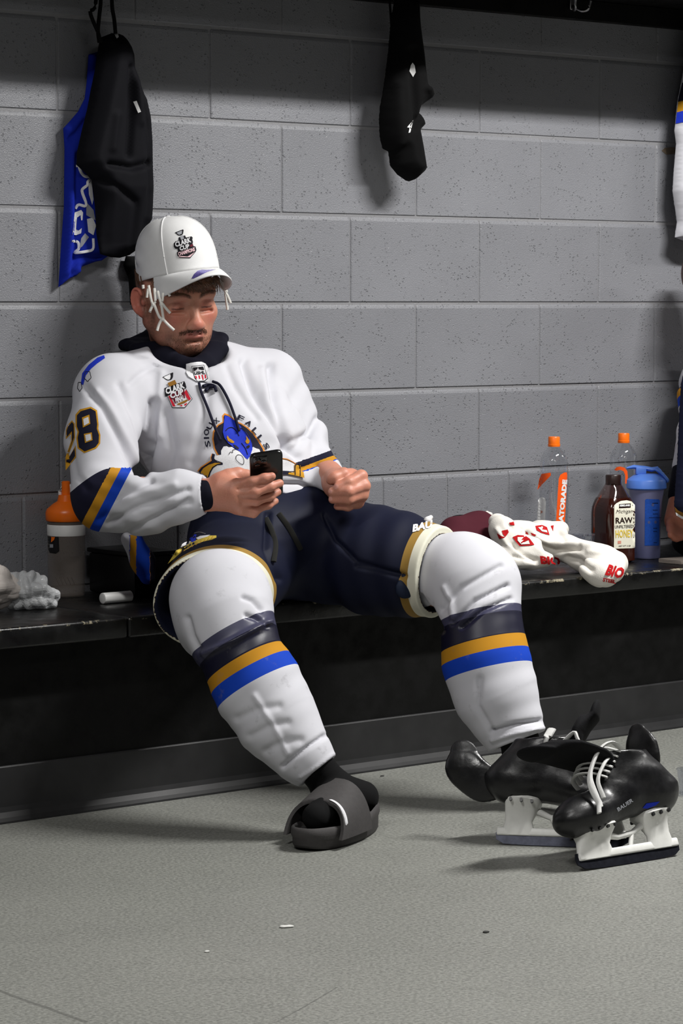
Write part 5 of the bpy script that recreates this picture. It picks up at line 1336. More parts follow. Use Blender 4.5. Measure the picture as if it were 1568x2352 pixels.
crumple('paper_towel', [(aty(-60, 1345, -0.20), 0.05), (aty(-10, 1345, -0.20), 0.040), (aty(18, 1352, -0.21), 0.026)], 'paper_towel', 9, 0.006, 45, 'crumpled pinkish paper towel at the left picture edge', 'towel', 0.0045)
# ================================================================== bottles, cup, box, skates
def clear(name, tint=(0.93, 0.94, 0.95), gl=0.06, alpha=0.9, rough=0.05):
    t = NT(name); nt = t.t; out = nt.nodes['Material Output']
    tr = t.n('ShaderNodeBsdfTransparent'); tr.inputs[0].default_value = tint+(1,)
    go = t.n('ShaderNodeBsdfGlossy'); go.inputs['Roughness'].default_value = rough; go.inputs['Color'].default_value = (1, 1, 1, 1)
    lw = t.n('ShaderNodeLayerWeight'); lw.inputs[0].default_value = 0.25
    mx = t.n('ShaderNodeMixShader'); f_ = t.math('ADD', t.math('MULTIPLY', lw.outputs['Facing'], 0.35), gl); t.l(f_, mx.inputs[0])
    t.l(tr.outputs[0], mx.inputs[1]); t.l(go.outputs[0], mx.inputs[2]); t.l(mx.outputs[0], out.inputs['Surface']); return t.m
clear('clear_pet'); clear('clear_cup', (0.9, 0.91, 0.94), 0.08)
def frosted(name, rgb, opac):
    t = NT(name, 0.35, 0.4); t.base(srgb(*rgb)); t.b.inputs['Alpha'].default_value = opac; return t.m
frosted('frost_blue', (148, 150, 196), 0.62); frosted('frost_grey', (150, 140, 132), 0.34); frosted('liquid_blue', (92, 98, 150), 0.75)
plain('orange_plastic', (244, 112, 8), 0.35, 0.5, var=0.03); plain('orange_print', (240, 88, 16), 0.4, var=0.03); plain('blue_plastic', (92, 140, 236), 0.4, 0.5, var=0.03); plain('blue_print', (34, 92, 200), 0.45, var=0.15, scale=200)
plain('white_plastic', (226, 226, 224), 0.4, 0.5, var=0.03); plain('brown_cap', (34, 18, 14), 0.35, 0.5, var=0.1); plain('honey', (44, 16, 10), 0.12, 0.6, var=0.25, scale=30); plain('label_paper', (226, 222, 204), 0.6, var=0.02); plain('black_plastic', (14, 14, 15), 0.35, 0.5, var=0.1); plain('label_yellow', (226, 196, 60), 0.6, var=0.02); plain('tan_print', (206, 140, 120), 0.6)
clear('honey_neck', (0.62, 0.45, 0.42), 0.05)
def bvh_of(o): return BVHTree.FromPolygons([v.co.copy() for v in o.data.vertices], [list(p.vertices) for p in o.data.polygons])
def lathe_part(name, prof, c, mat, parent, n=40, power=2.0, caps=(True, True), sx=1.0, sy=1.0, rot=0.0):
    bm = bmesh.new(); add_lathe(bm, prof, (0, 0, 0), n, caps[0], caps[1], sx, sy, power)
    R_ = Matrix.Rotation(rot, 3, 'Z')
    for v in bm.verts: v.co = R_ @ v.co + Vector(c)
    return bm_obj(name, bm, mat, parent, angle=35)
def sport_drink(u, vtop, y, label, idx):
    top = aty(u, vtop, y); c = Vector((top.x, y, BENCH_Z)); H = top.z-BENCH_Z; r = 0.0345
    t_ = empty('drink_bottle', c); tag(t_, label, 'bottle', 'empty orange-capped drink bottles')
    body = lathe_part('bottle_body', [(0.028, 0.001), (r, 0.006), (r, 0.05), (r*0.97, 0.055), (r, 0.06), (r, H-0.082), (r*0.985, H-0.074), (r, H-0.066), (r*0.93, H-0.052), (r*0.68, H-0.036), (0.0145, H-0.026), (0.0125, H-0.022)], c, 'clear_pet', t_, caps=(True, False))
    lathe_part('bottle_cap', [(0.0145, H-0.024), (0.0150, H-0.022), (0.0150, H-0.018), (0.0142, H-0.0175), (0.0142, H-0.002), (0.0130, H)], c, 'orange_plastic', t_, 28)
    return t_, bvh_of(body)
d1, BV_1 = sport_drink(1272, 1003, -0.115, 'empty clear bottle with orange cap nearest the printed towel', 0)
d2, BV_2 = sport_drink(1432, 995, -0.105, 'empty clear bottle with orange cap behind the honey', 1)
Z = lambda pts: zpoly(pts, 1210, 990, 9.8)
decal('bottle_label', Z([(840, 932), (895, 930), (905, 1000), (880, 1500), (835, 2300), (640, 2300), (655, 2000), (690, 1400), (712, 1080), (750, 985)]), BV_1, 'orange_print', d1, 0.0008, 4)
decal('bottle_label', Z([(325, 965), (530, 935), (535, 1000), (440, 1100), (330, 1210), (230, 1330), (255, 1200), (275, 1080)]), BV_1, 'orange_print', d1, 0.0008, 4)
decal('bottle_label', Z([(250, 1560), (280, 1500), (335, 1485), (400, 1510), (422, 1580), (395, 2250), (215, 2250)]), BV_1, 'label_white', d1, 0.0008, 4)
text_decal('bottle_label', 'GATORADE', 1210+800/9.8, 990+1640/9.8, 112, 11.5, BV_1, 'label_white', d1, ang=-84.5, bold=0.06, off=0.0016)
for y_, m_ in ((1820, 'tan_print'), (2040, 'towel_print')):
    decal('bottle_label', [(1210+(310+40*math.cos(a)-0.02*y_+36)/9.8, 990+(y_+30*math.sin(a))/9.8) for a in np.linspace(0, 2*PI, 14)[:-1]], BV_1, m_, d1, 0.0014, 3)
Z = lambda pts: zpoly(pts, 1350, 1070, 9.8)
decal('bottle_label', Z([(590, 90), (640, 30), (720, 15), (820, 40), (885, 120), (895, 250), (880, 400), (835, 400), (838, 220), (800, 120), (720, 90), (640, 110)]), BV_2, 'orange_print', d2, 0.0008, 3)
# honey jug
hb = atz(1415, 1291, BENCH_Z); hb.y += 0.012; t_ = empty('honey_jug', hb); tag(t_, 'brown honey jug with cream label and dark cap', 'bottle')
hr = 0.0455; hrot = -0.05
lathe_part('honey_fill', [(0.038, 0.001), (hr, 0.005), (hr, 0.118), (hr*0.97, 0.133), (hr*0.86, 0.149), (hr*0.78, 0.156)], hb, 'honey', t_, 44, 3.6, rot=hrot)
lathe_part('jug_neck', [(hr*0.785, 0.156), (hr*0.70, 0.164), (hr*0.52, 0.178), (0.019, 0.186), (0.0175, 0.190)], hb, 'honey_neck', t_, 44, 2.8, caps=(False, False), rot=hrot)
lathe_part('jug_cap', [(0.0190, 0.186), (0.0192, 0.188), (0.0192, 0.208), (0.0178, 0.2105)], hb, 'brown_cap', t_, 32)
BV_HN = bvh_of([c_ for c_ in t_.children if c_.name.startswith('honey_fill')][0])
decal('jug_label', Z([(590, 890), (640, 840), (740, 790), (870, 775), (980, 800), (1055, 880), (1058, 1835), (1035, 1850), (610, 1865), (582, 1845)]), BV_HN, 'label_paper', t_, 0.0008, 5)
decal('jug_label', Z([(698, 860), (965, 845), (960, 940), (695, 955)]), BV_HN, 'brown_cap', t_, 0.0014, 4)
for s_, x, y, w_, h_, sh, bo, m_ in (('KIRKLAND', 832, 890, 24, 4.4, 0.1, 0.05, 'label_white'), ('Michigan', 820, 1035, 37, 11, 0.35, -0.005, 'brown_cap'), ('RAW', 815, 1225, 39, 13.5, 0, 0.02, 'brown_cap'), ('UNFILTERED', 812, 1365, 42, 7, 0, 0.0, 'brown_cap'), ('HONEY', 820, 1525, 40, 18, 0, 0.01, 'label_yellow'), ('NET WT 3 LB', 825, 1800, 27, 3, 0, 0.02, 'brown_cap')):
    text_decal('jug_label', s_, 1350+x/9.8, 1070+y/9.8, w_, h_, BV_HN, m_, t_, ang=-2, shear=sh, bold=bo, off=0.002)
decal('jug_label', Z([(668, 1690), (745, 1685), (745, 1750), (668, 1755)]), BV_HN, 'tan_print', t_, 0.0014, 3)
# blue shaker
sb = atz(1493, 1283, BENCH_Z); sb.y += 0.015; D_ = depth(sb); sc = D_/F_PX
t_ = empty('shaker_bottle', sb); tag(t_, 'frosted shaker bottle with light blue lid and carry loop', 'bottle')
H_ = (1283-1122)*sc
body = lathe_part('cup_body', [(31*sc, 0.001), (32.5*sc, 0.004), (33*sc, H_*0.4), (36*sc, H_*0.8), (39.5*sc, H_*0.95), (41*sc, H_)], sb, 'frost_blue', t_, 44, caps=(True, False))
lathe_part('liquid', [(30*sc, 0.004), (31.5*sc, H_*0.4), (32.5*sc, H_*0.62)], sb, 'liquid_blue', t_, 36)
lathe_part('lid', [(42*sc, H_-2*sc), (46*sc, H_+1*sc), (45*sc, H_+18*sc), (43*sc, H_+21*sc), (30*sc, H_+30*sc), (24*sc, H_+33*sc), (22*sc, H_+33.5*sc)], sb, 'blue_plastic', t_, 44)
bm = bmesh.new()
add_box(bm, sb+Vector((0, 0, H_+40*sc))+RT*(-14*sc), (24*sc, 30*sc, 16*sc), 3*sc, 2, Matrix.Rotation(-YAW, 3, 'Z'))
add_tube(bm, [sb+RT*(a*sc)+Vector((0, 0, H_+b*sc)) for a, b in ((-46, 46), (-30, 49), (-5, 46), (12, 43), (24, 45), (32, 38))], [4*sc, 8*sc, 9*sc, 9*sc, 9*sc, 7*sc], 12, flat=0.6)
bm_obj('flip_cap', bm, 'blue_plastic', t_)
bm = bmesh.new(); add_tube(bm, [sb+RT*(a*sc)+Vector((0, 0, H_+b*sc))-FW*(e*sc) for a, b, e in spline([(22, 42, 8), (32, 36, 10), (46, 20, 12), (46, 16, 4), (40, 22, -2), (28, 38, -2), (22, 42, 8)], 30)][:-1], 3.6*sc, 10, closed=True); bm_obj('carry_loop', bm, 'blue_plastic', t_)
Z = lambda pts: zpoly(pts, 1440, 1060, 9.8); BV_SB = bvh_of(body)
decal('shaker_print', Z([(400, 870), (430, 845), (710, 850), (735, 880), (718, 1880), (700, 1895), (390, 1895)]), BV_SB, 'blue_print', t_, 0.0008, 4)
for y_, h_, w_ in ((930, 5, 150), (1090, 4, 130), (1175, 4, 130), (1260, 3, 300), (1500, 4, 110), (1570, 4, 110), (1820, 4, 90)):
    decal('shaker_print', Z([(640-w_/2, y_), (640+w_/2-20, y_), (640+w_/2-20, y_+h_*3), (640-w_/2, y_+h_*3)]), BV_SB, 'thread_navy', t_, 0.0014, 4)
for x_, y_ in ((575, 975), (490, 1370), (635, 1365)): decal('shaker_print', Z([(x_+32*math.cos(a), y_+36*math.sin(a)) for a in np.linspace(0, 2*PI, 12)[:-1]]), BV_SB, 'frost_grey', t_, 0.0014, 3)
# clear cup
cb = aty(1337, 1268, -0.235); cb.z = BENCH_Z
cu_o = lathe_part('plastic_cup', [(0.022, 0.001), (0.0235, 0.004), (0.029, 0.068), (0.0305, 0.069), (0.0305, 0.071), (0.0285, 0.070), (0.0225, 0.006)], cb, 'clear_cup', None, 36); tag(cu_o, 'small clear plastic cup between the towel and honey jug', 'cup')
fc_ = atz(1583, 1826, 0.0)
cu_o = lathe_part('plastic_cup', [(0.020, 0.001), (0.0215, 0.004), (0.0265, 0.052), (0.028, 0.053), (0.028, 0.055), (0.026, 0.054), (0.0205, 0.006)], fc_, 'clear_cup', None, 36); tag(cu_o, 'small clear plastic cup standing on the floor at the right edge', 'cup')
# tray and dark pouch at the right edge
tp = atz(1575, 1296, BENCH_Z); bm = bmesh.new(); add_box(bm, tp+Vector((0.03, 0.03, 0.006)), (0.11, 0.075, 0.010), 0.002, 2); o = bm_obj('clear_case', bm, 'frost_grey'); tag(o, 'flat grey clear case on the bench right of the shaker', 'case')
po = Field(); pc_ = aty(1572, 1250, -0.26); po.ell(Vector((pc_.x+0.02, -0.26, BENCH_Z+0.034)), (0.05, 0.04, 0.033), k=0.01); po.cap(Vector((pc_.x, -0.28, BENCH_Z+0.02)), Vector((pc_.x+0.07, -0.26, BENCH_Z+0.02)), 0.02, k=0.02)
vp, fq = po.mesh(0.004); vp[:, 2] = np.maximum(vp[:, 2], BENCH_Z+0.001); o = np_mesh('pouch', vp, fq, 'black_nylon'); tag(o, 'small black pouch on the bench at the right picture edge', 'pouch')
BV_PO = BVHTree.FromPolygons([Vector(a) for a in vp.tolist()], fq.tolist()); decal('pouch_print', [(1548, 1238), (1560, 1233), (1567, 1240), (1552, 1246)], BV_PO, 'print_grey', o, 0.0015, 3)
# orange-lid squeeze bottle on the left
ob = aty(153, 1351, -0.054); ob.z = BENCH_Z; D_ = depth(ob); sc = D_/F_PX; t_ = empty('squeeze_bottle', ob); tag(t_, 'clear squeeze bottle with orange lid under the player’s elbow', 'bottle')
hB = (1351-1210)*sc
body = lathe_part('bottle_body', [(38*sc, 0.001), (41*sc, 0.004), (43*sc, hB*0.5), (43*sc, hB)], ob, 'frost_grey', t_, 40, caps=(True, False))
band = lathe_part('name_band', [(43.5*sc, hB), (44*sc, hB+2*sc), (44*sc, hB+23*sc), (43*sc, hB+25*sc)], ob, 'white_plastic', t_, 40)
lathe_part('clear_ring', [(43*sc, hB+25*sc), (43*sc, hB+33*sc)], ob, 'frost_grey', t_, 40)
lathe_part('lid', [(45*sc, hB+33*sc), (47*sc, hB+36*sc), (47*sc, hB+52*sc), (44*sc, hB+60*sc), (30*sc, hB+72*sc), (20*sc, hB+78*sc), (17*sc, hB+92*sc), (14*sc, hB+93*sc)], ob, 'orange_plastic', t_, 40)
bm = bmesh.new(); add_tube(bm, [ob+RT*(a*sc)+Vector((0, 0, hB+b*sc)) for a, b in ((-13, 86), (-14, 100), (-8, 116), (4, 118), (12, 112), (14, 92))], 4*sc, 8); bm_obj('handle', bm, 'white_plastic', t_)
bm = bmesh.new(); add_tube(bm, [ob+Vector((0, 0, hB+b*sc)) for b in (92, 96, 122, 124)], [10*sc, 10*sc, 10*sc, 7*sc], 14); bm_obj('spout', bm, 'orange_plastic', t_)
text_decal('name_band', 'SCHULTZ', 113, 1197, 27, 7, bvh_of(band), 'print_black', t_, ang=3, bold=0.03, off=0.001)
BV_OB = bvh_of(body)
decal('bottle_print', [(110, 1216), (134, 1214), (136, 1266), (128, 1272), (114, 1270), (110, 1260)], BV_OB, 'black_plastic', t_, 0.0008, 4); decal('bottle_print', [(118, 1232), (128, 1227), (124, 1240), (117, 1246)], BV_OB, 'orange_plastic', t_, 0.0016, 3); decal('bottle_print', [(114, 1250), (122, 1250), (122, 1258), (114, 1258)], BV_OB, 'print_grey', t_, 0.0016, 3)
bm = bmesh.new()
for i in range(5): add_tube(bm, [ob+RT*((i*9-22)*sc)+Vector((0, 0, 44*sc))-FW*(30*sc), ob+RT*((i*9-14)*sc)+Vector((0, 0, 26*sc))-FW*(30*sc)], 0.9*sc, 6)
bm_obj('mixer_ball', bm, 'hook_steel', t_)
# black case behind the elbow, white tube in front of it
b0 = aty(200, 1300, -0.015); b1 = aty(345, 1300, -0.16)
cs = empty('gear_case', Vector(((b0.x+b1.x)/2, -0.11, BENCH_Z))); tag(cs, 'black case on the bench behind the player’s elbow', 'case')
bm = bmesh.new(); x0, x1 = b0.x, b0.x+0.105; add_box(bm, ((x0+x1)/2, -0.105, BENCH_Z+0.045), (x1-x0, 0.17, 0.086), 0.006, 2); bm_obj('case_body', bm, 'black_plastic', cs)
bm = bmesh.new(); add_box(bm, ((x0+x1)/2, -0.105, BENCH_Z+0.093), (x1-x0+0.006, 0.176, 0.010), 0.003, 2); bm_obj('case_lid', bm, 'black_plastic', cs)
tb_ = aty(246, 1338, -0.235); bm = bmesh.new(); add_tube(bm, [Vector((tb_.x+a, -0.235, BENCH_Z+0.0125)) for a in (-0.014, -0.012, 0.058, 0.06)], [0.009, 0.0115, 0.0115, 0.009], 16)
o = bm_obj('white_tube', bm, 'white_plastic'); tag(o, 'short white tube lying on the bench in front of the black case', 'tube')
# ================================================================== hockey skates
t = NT('boot_leather', 0.28, 0.5); t.base(t.ramp(t.noise(40, 4), [(0.3, srgb(12, 12, 13)), (0.7, srgb(24, 24, 26))])); t.rough(t.ramp(t.noise(18, 4), [(0.3, (0.22, 0.22, 0.22, 1)), (0.7, (0.5, 0.5, 0.5, 1))])); t.bump(t.noise(70, 4), 0.2, 0.003)
cloth('felt_tongue', (20, 20, 22), 0.9, 300, 0.4); cloth('white_lace', (206, 206, 204), 0.9, 700, 0.4); plain('holder_white', (224, 224, 220), 0.45, 0.4, var=0.05, scale=60); plain('steel', (64, 66, 76), 0.35, 0.6, var=0.2, scale=90, Metallic=0.9)
def make_skate(name, label, M, front):
    root = empty(name, M.translation); tag(root, label, 'skate', 'pair of black hockey skates')
    def put(nm, vp, fq, mat, par=root, lean=True): 
        Mv = np.array(M); vp = vp.copy(); vp[:, 0] += np.maximum(0, vp[:, 2]-0.12)*(0.42 if lean else 0); vp[:, 2] = 0.078+(vp[:, 2]-0.078)*(0.97 if lean else 0.9)+0.014-0.10*vp[:, 0]; q = vp@Mv[:3, :3].T+Mv[:3, 3]; return np_mesh(nm, q, fq, mat, par)
    def putbm(nm, bm, mat, par=root, ang=40, low=False):
        for v in bm.verts:
            if low: xx = 0.030+v.co.x*0.83; v.co = Vector((xx, v.co.y, v.co.z+max(0.0, v.co.z-0.03)/0.053*(0.014-0.10*xx)))
            else: v.co.x += max(0.0, v.co.z-0.12)*0.42; v.co.z = 0.078+(v.co.z-0.078)*0.97+0.014-0.10*v.co.x
            v.co = M @ v.co
        return bm_obj(nm, bm, mat, par, angle=ang)
    Yv = (0, 1, 0); f = Field()
    f.ell((0.238, 0, 0.108), (0.056, 0.045, 0.036), k=0.02); f.cap((0.212, 0, 0.108), (0.10, 0, 0.126), 0.036, 0.044, k=0.03, flat=(Yv, 1.0))
    f.ell((0.050, 0, 0.115), (0.050, 0.040, 0.044), k=0.03); f.cap((0.055, 0, 0.125), (0.070, 0, 0.190), 0.046, 0.052, k=0.03, flat=(Yv, 0.86))
    f.cap((0.13, 0, 0.145), (0.098, 0, 0.205), 0.036, 0.040, k=0.03, flat=(Yv, 0.95)); f.ell((0.072, 0, 0.155), (0.052, 0.050, 0.03), k=0.02)
    f.cap((0.080, 0, 0.19), (0.088, 0, 0.30), 0.034, 0.044, op='s', k=0.008, flat=(Yv, 0.9)); f.cap((0.165, 0, 0.168), (0.105, 0, 0.27), 0.014, 0.024, op='s', k=0.01)
    f.plane((0.1, 0, 0.206), (-0.20, 0, 1), (0.08, 0, 0.31), 0.125, k=0.006); f.plane((0.1, 0, 0.078), (0, 0, -1), (0.13, 0, -0.10), 0.19, k=0.006)
    f.cap((0.190, -0.05, 0.125), (0.235, -0.05, 0.078), 0.002, op='s', k=0.004)
    vp, fq = f.mesh(0.0034); boot = put('boot', vp, fq, 'boot_leather'); tag(boot, 'glossy black boot shell'); BVb = BVHTree.FromPolygons([v.co.copy() for v in boot.data.vertices], [list(p.vertices) for p in boot.data.polygons])
    f = Field()
    if front: f.chain([((0.022, 0, 0.180), 0.038), ((0.010, 0, 0.205), 0.033), ((-0.004, 0, 0.234), 0.015)], k=0.01, flat=((1, 0, 0.35), 0.24))
    else:
        f.chain([((0.030, 0, 0.108), 0.022), ((-0.008, 0, 0.104), 0.026), ((-0.040, 0, 0.132), 0.028), ((-0.044, 0, 0.168), 0.026)], k=0.012, flat=((0.1, 1, 0.3), 0.24)); f.cap((-0.042, -0.02, 0.135), (-0.044, -0.02, 0.165), 0.006, op='s', k=0.003)
    vp, fq = f.mesh(0.003); put('tendon_guard', vp, fq, 'boot_leather', lean=front)
    f = Field()
    if front: pts = [((0.125, 0, 0.170), 0.036), ((0.148, 0.000, 0.208), 0.044), ((0.190, 0.000, 0.236), 0.048), ((0.236, 0.000, 0.240), 0.042)]; fl = ((-0.45, 0, 0.9), 0.22)
    else: pts = [((0.13, 0, 0.175), 0.034), ((0.128, 0, 0.225), 0.040), ((0.140, 0, 0.265), 0.036)]; fl = ((1, 0, 0.3), 0.26)
    f.chain(pts, k=0.012, flat=fl); vp, fq = f.mesh(0.003); tg = put('tongue', vp, fq, 'felt_tongue')
    # holder
    bm = bmesh.new()
    def ped(x0, x1, xb0, xb1):
        secs = []
        for z, a, b, w_ in ((0.083, x0, x1, 0.031), (0.078, x0-0.002, x1+0.002, 0.032), (0.072, x0, x1, 0.026), (0.058, (x0+xb0)/2, (x1+xb1)/2, 0.014), (0.044, xb0, xb1, 0.010), (0.026, xb0-0.006, xb1+0.006, 0.0068), (0.019, xb0-0.006, xb1+0.006, 0.0055)):
            n = 20; secs.append([bm.verts.new(((a+b)/2+(b-a)/2*math.copysign(abs(math.cos(2*PI*k/n))**0.6, math.cos(2*PI*k/n)), w_*math.copysign(abs(math.sin(2*PI*k/n))**0.7, math.sin(2*PI*k/n)), z)) for k in range(n)])
        for A, B_ in zip(secs, secs[1:]):
            for k in range(20): bm.faces.new((A[k], B_[k], B_[(k+1) % 20], A[(k+1) % 20]))
        bm.faces.new(secs[0]); bm.faces.new(secs[-1][::-1])
    ped(0.172, 0.272, 0.190, 0.282); ped(0.010, 0.092, 0.012, 0.074)
    add_box(bm, (0.14, 0, 0.0255), (0.292, 0.011, 0.015), 0.003, 2)
    add_tube(bm, [(0.075, 0, 0.066), (0.115, 0, 0.054), (0.16, 0, 0.052), (0.19, 0, 0.060)], [0.007, 0.0055, 0.0055, 0.008], 10); add_tube(bm, [(0.118, 0, 0.052), (0.132, 0, 0.030)], 0.005, 8)
    hd_ = putbm('blade_holder', bm, 'holder_white', ang=50, low=True); tag(hd_, 'white plastic blade holder')
    for side in (-1, 1):
        for x_ in (0.190, 0.212, 0.236, 0.258, 0.026, 0.050, 0.074):
            bm = bmesh.new(); add_tube(bm, [(x_, side*0.0285, 0.0735), (x_, side*0.0335, 0.0742)], 0.0034, 10); putbm('rivet', bm, 'black_plastic', low=True)
    out = [(-0.008, 0.022), (-0.006, 0.010), (0.010, 0.0022), (0.06, 0.0004), (0.14, 0.0), (0.22, 0.0004), (0.275, 0.003), (0.293, 0.012), (0.296, 0.022), (0.292, 0.033), (0.0, 0.033)]
    bm = bmesh.new(); A = [bm.verts.new((x, -0.0016, z)) for x, z in out]; B_ = [bm.verts.new((x, 0.0016, z)) for x, z in out]; n = len(out)
    bm.faces.new(A); bm.faces.new(B_[::-1])
    for k in range(n): bm.faces.new((A[k], B_[k], B_[(k+1) % n], A[(k+1) % n]))
    bmesh.ops.recalc_face_normals(bm, faces=bm.faces[:]); putbm('blade', bm, 'steel', ang=20, low=True)
    # laces
    def lace(pts, n, r):
        bm = bmesh.new(); add_tube(bm, spline(pts, n), r, 8, flat=0.52); putbm('lace', bm, 'white_lace')
    if front:
        for i in range(6):
            x_ = 0.178-0.012*i; z_ = 0.172+0.008*i; w_ = 0.030+0.001*i
            lace([(x_-0.012, w_+0.010, z_-0.010), (x_-0.002, w_*0.8, z_+0.006), (x_+0.014, 0.004, z_+0.014), (x_+0.010, -w_*0.7, z_+0.006), (x_-0.002, -w_-0.004, z_-0.010)], 16, 0.0046)
        lace([(0.105, 0.050, 0.205), (0.122, 0.054, 0.222), (0.155, 0.050, 0.214), (0.200, 0.046, 0.180), (0.225, 0.050, 0.150), (0.236, 0.058, 0.110)], 26, 0.0056)
        lace([(0.185, 0.030, 0.182), (0.210, 0.044, 0.164), (0.226, 0.052, 0.135), (0.244, 0.060, 0.100)], 18, 0.0050)
        lace([(0.14, 0.044, 0.196), (0.165, 0.050, 0.186), (0.20, 0.050, 0.160), (0.218, 0.056, 0.125)], 18, 0.0046)
    else:
        lace([(0.118, -0.050, 0.196), (0.128, -0.054, 0.214), (0.138, -0.054, 0.204), (0.150, -0.052, 0.192), (0.164, -0.052, 0.188)], 14, 0.0060)
        lace([(0.085, -0.050, 0.216), (0.086, -0.058, 0.196), (0.090, -0.058, 0.168)], 10, [0.008]*7+[0.005, 0.003, 0.002])
    return root, BVb, tg
def skate_frame(toe, heel, roll=0.0, lift=0.0):
    x = (toe-heel); x.z = 0; x.normalize(); z = Vector((0, 0, 1)); y = z.cross(x)
    R_ = Matrix((x, y, z)).transposed(); R_ = R_ @ Matrix.Rotation(roll, 3, 'X')
    m = R_.to_4x4(); m.translation = heel+Vector((0, 0, lift+0.001)); return m
toeA = atz(1328, 2004, 0.0); hA = toeA+Cv(0.80, 0, -0.60); hA.z = 0; dA = (hA-toeA).normalized()
MA = skate_frame(toeA, toeA+dA*0.276, 0.42)
skA, BVA, tgA = make_skate('hockey_skate', 'front black hockey skate with loose white laces, toe to the left', MA, True)
heelB = atz(1140, 1941, 0.0); tB = heelB+Cv(0.97, 0, 0.16); tB.z = 0; heelB -= (tB-heelB).normalized()*0.026
MB_ = skate_frame(tB, heelB, -0.42)
skB, BVB, tgB = make_skate('hockey_skate', 'rear black hockey skate half hidden behind the other, heel to the left', MB_, False)
Z = lambda pts: zpoly(pts, 1220, 1690, 4.506)
text_decal('boot_print', 'BAUER', 1220+970/4.506, 1690+715/4.506, 42, 9, BVA, 'print_grey', skA, ang=-34, shear=0.2, bold=0.03, off=0.001)
decal('boot_print', Z([(1150, 750), (1190, 700), (1330, 680), (1290, 720), (1200, 755)]), BVA, 'thread_royal', skA, 0.001, 4)
BVtA = bvh_of(tgA); text_decal('tongue_print', 'SCHULTZY', 1220+165/4.506, 1690+405/4.506, 30, 6, BVtA, 'print_grey', skA, ang=-38, bold=0.02, off=0.001)
Z = lambda pts: zpoly(pts, 990, 1690, 4.61)
decal('boot_print', Z([(520, 632), (620, 640), (580, 690), (540, 700)]), BVB, 'thread_royal', skB, 0.001, 4)
# ================================================================== second seated player at the right edge, hanging jersey, loose pants
def seat(vp): vp[:, 2] = np.where((vp[:, 1] > BENCH_Y-0.006) & (vp[:, 2] > 0.2), np.maximum(vp[:, 2], BENCH_Z+0.0015), vp[:, 2])
f = Field(); hc = aty(1652, 655, -0.20)
X2 = lambda dx, dy, dz: hc+Vector((dx, dy, dz))
f.ell(X2(0, 0.01, 0.03), (0.078, 0.098, 0.09), k=0.03); f.ell(X2(0, -0.035, -0.05), (0.06, 0.058, 0.08), k=0.03); f.cap(X2(0, -0.088, 0.0), X2(0, -0.112, -0.035), 0.008, 0.011, k=0.012); f.ell(X2(0, -0.075, -0.10), (0.02, 0.018, 0.018), k=0.02)
for s_ in (-1, 1):
    f.ell(X2(s_*0.032, -0.104, -0.002), (0.016, 0.015, 0.011), op='s', k=0.012); f.ell(X2(s_*0.032, -0.082, -0.003), (0.014, 0.012, 0.010), k=0.003)
    f.ell(X2(s_*0.080, 0.01, -0.008), (0.007, 0.016, 0.028), k=0.008); f.cap(X2(s_*0.012, -0.090, 0.02), X2(s_*0.045, -0.075, 0.02), 0.010, k=0.015)
f.cap(X2(-0.02, -0.092, -0.068), X2(0.02, -0.092, -0.068), 0.006, k=0.01)
pel = Vector((hc.x+0.10, -0.24, BENCH_Z+0.12)); sh = Vector((hc.x+0.15, -0.16, hc.z-0.22))
f.cap(X2(0, 0.02, -0.06), sh+Vector((0, 0, 0.02)), 0.054, 0.06, k=0.03); f.cap(sh-Vector((0, 0, 0.05)), pel, 0.11, 0.12, k=0.06)
eR_, wR_ = aty(1608, 908, -0.22), aty(1566, 1120, -0.27); hR_ = aty(1555, 1195, -0.29)
eL_, wL_ = sh+Vector((0.30, -0.16, -0.24)), pel+Vector((0.16, -0.30, 0.08))
f.chain([(sh+Vector((-0.17, 0, -0.04)), 0.048), (eR_, 0.040), (wR_, 0.027)], k=0.02); f.chain([(sh+Vector((0.17, 0, -0.04)), 0.048), (eL_, 0.040), (wL_, 0.027)], k=0.02)
f.cap(wR_, hR_, 0.026, 0.032, k=0.015)
for i, (a, b) in enumerate(((1536, 1225), (1543, 1232), (1550, 1234), (1558, 1232))): f.chain([(hR_, 0.012), (aty(a+6, b-10, -0.315), 0.0095), (aty(a+4, b+4, -0.330), 0.008)], k=0.006)
f.chain([(hR_, 0.014), (aty(1540, 1200, -0.30), 0.010), (aty(1538, 1216, -0.31), 0.009)], k=0.006)
f.ell(wL_+Vector((0, -0.05, 0)), (0.035, 0.05, 0.03), k=0.02)
for i in range(5): f.chain([(wL_+Vector((0.02*(i-2), -0.08, 0)), 0.010), (wL_+Vector((0.018*(i-2), -0.115, -0.02)), 0.009), (wL_+Vector((0.014*(i-2), -0.105, -0.045)), 0.008)], k=0.006)
kn = [pel+Vector((-0.02, -0.44, 0.02)), pel+Vector((0.26, -0.43, 0.02))]; an = [kn[0]+Vector((0.0, -0.06, -0.42)), kn[1]+Vector((0.03, -0.08, -0.42))]
for k_, a_ in zip(kn, an):
    f.chain([(pel+Vector((0.0, -0.02, 0)), 0.09), (k_, 0.06), (a_, 0.038), (a_+Vector((0, -0.15, -0.055)), 0.03)], k=0.03)
vp, fq = f.mesh(0.006); seat(vp)
q = vp-np.array(hc); tint = np.tile(C3(186, 120, 96), (len(vp), 1)); m_ = (np.linalg.norm(q-np.array((0, 0.01, 0.03)), axis=1) < 0.13)*((q[:, 2] > 0.045) | ((q[:, 1] > 0.03) & (q[:, 2] > -0.06)))
tint = np.where(m_[:, None], C3(48, 32, 24)[None], tint)
p2 = np_mesh('person', vp, fq, 'skin', None, colors={'tint': tint}); tag(p2, 'player at the right edge leaning one hand on the bench', 'person')
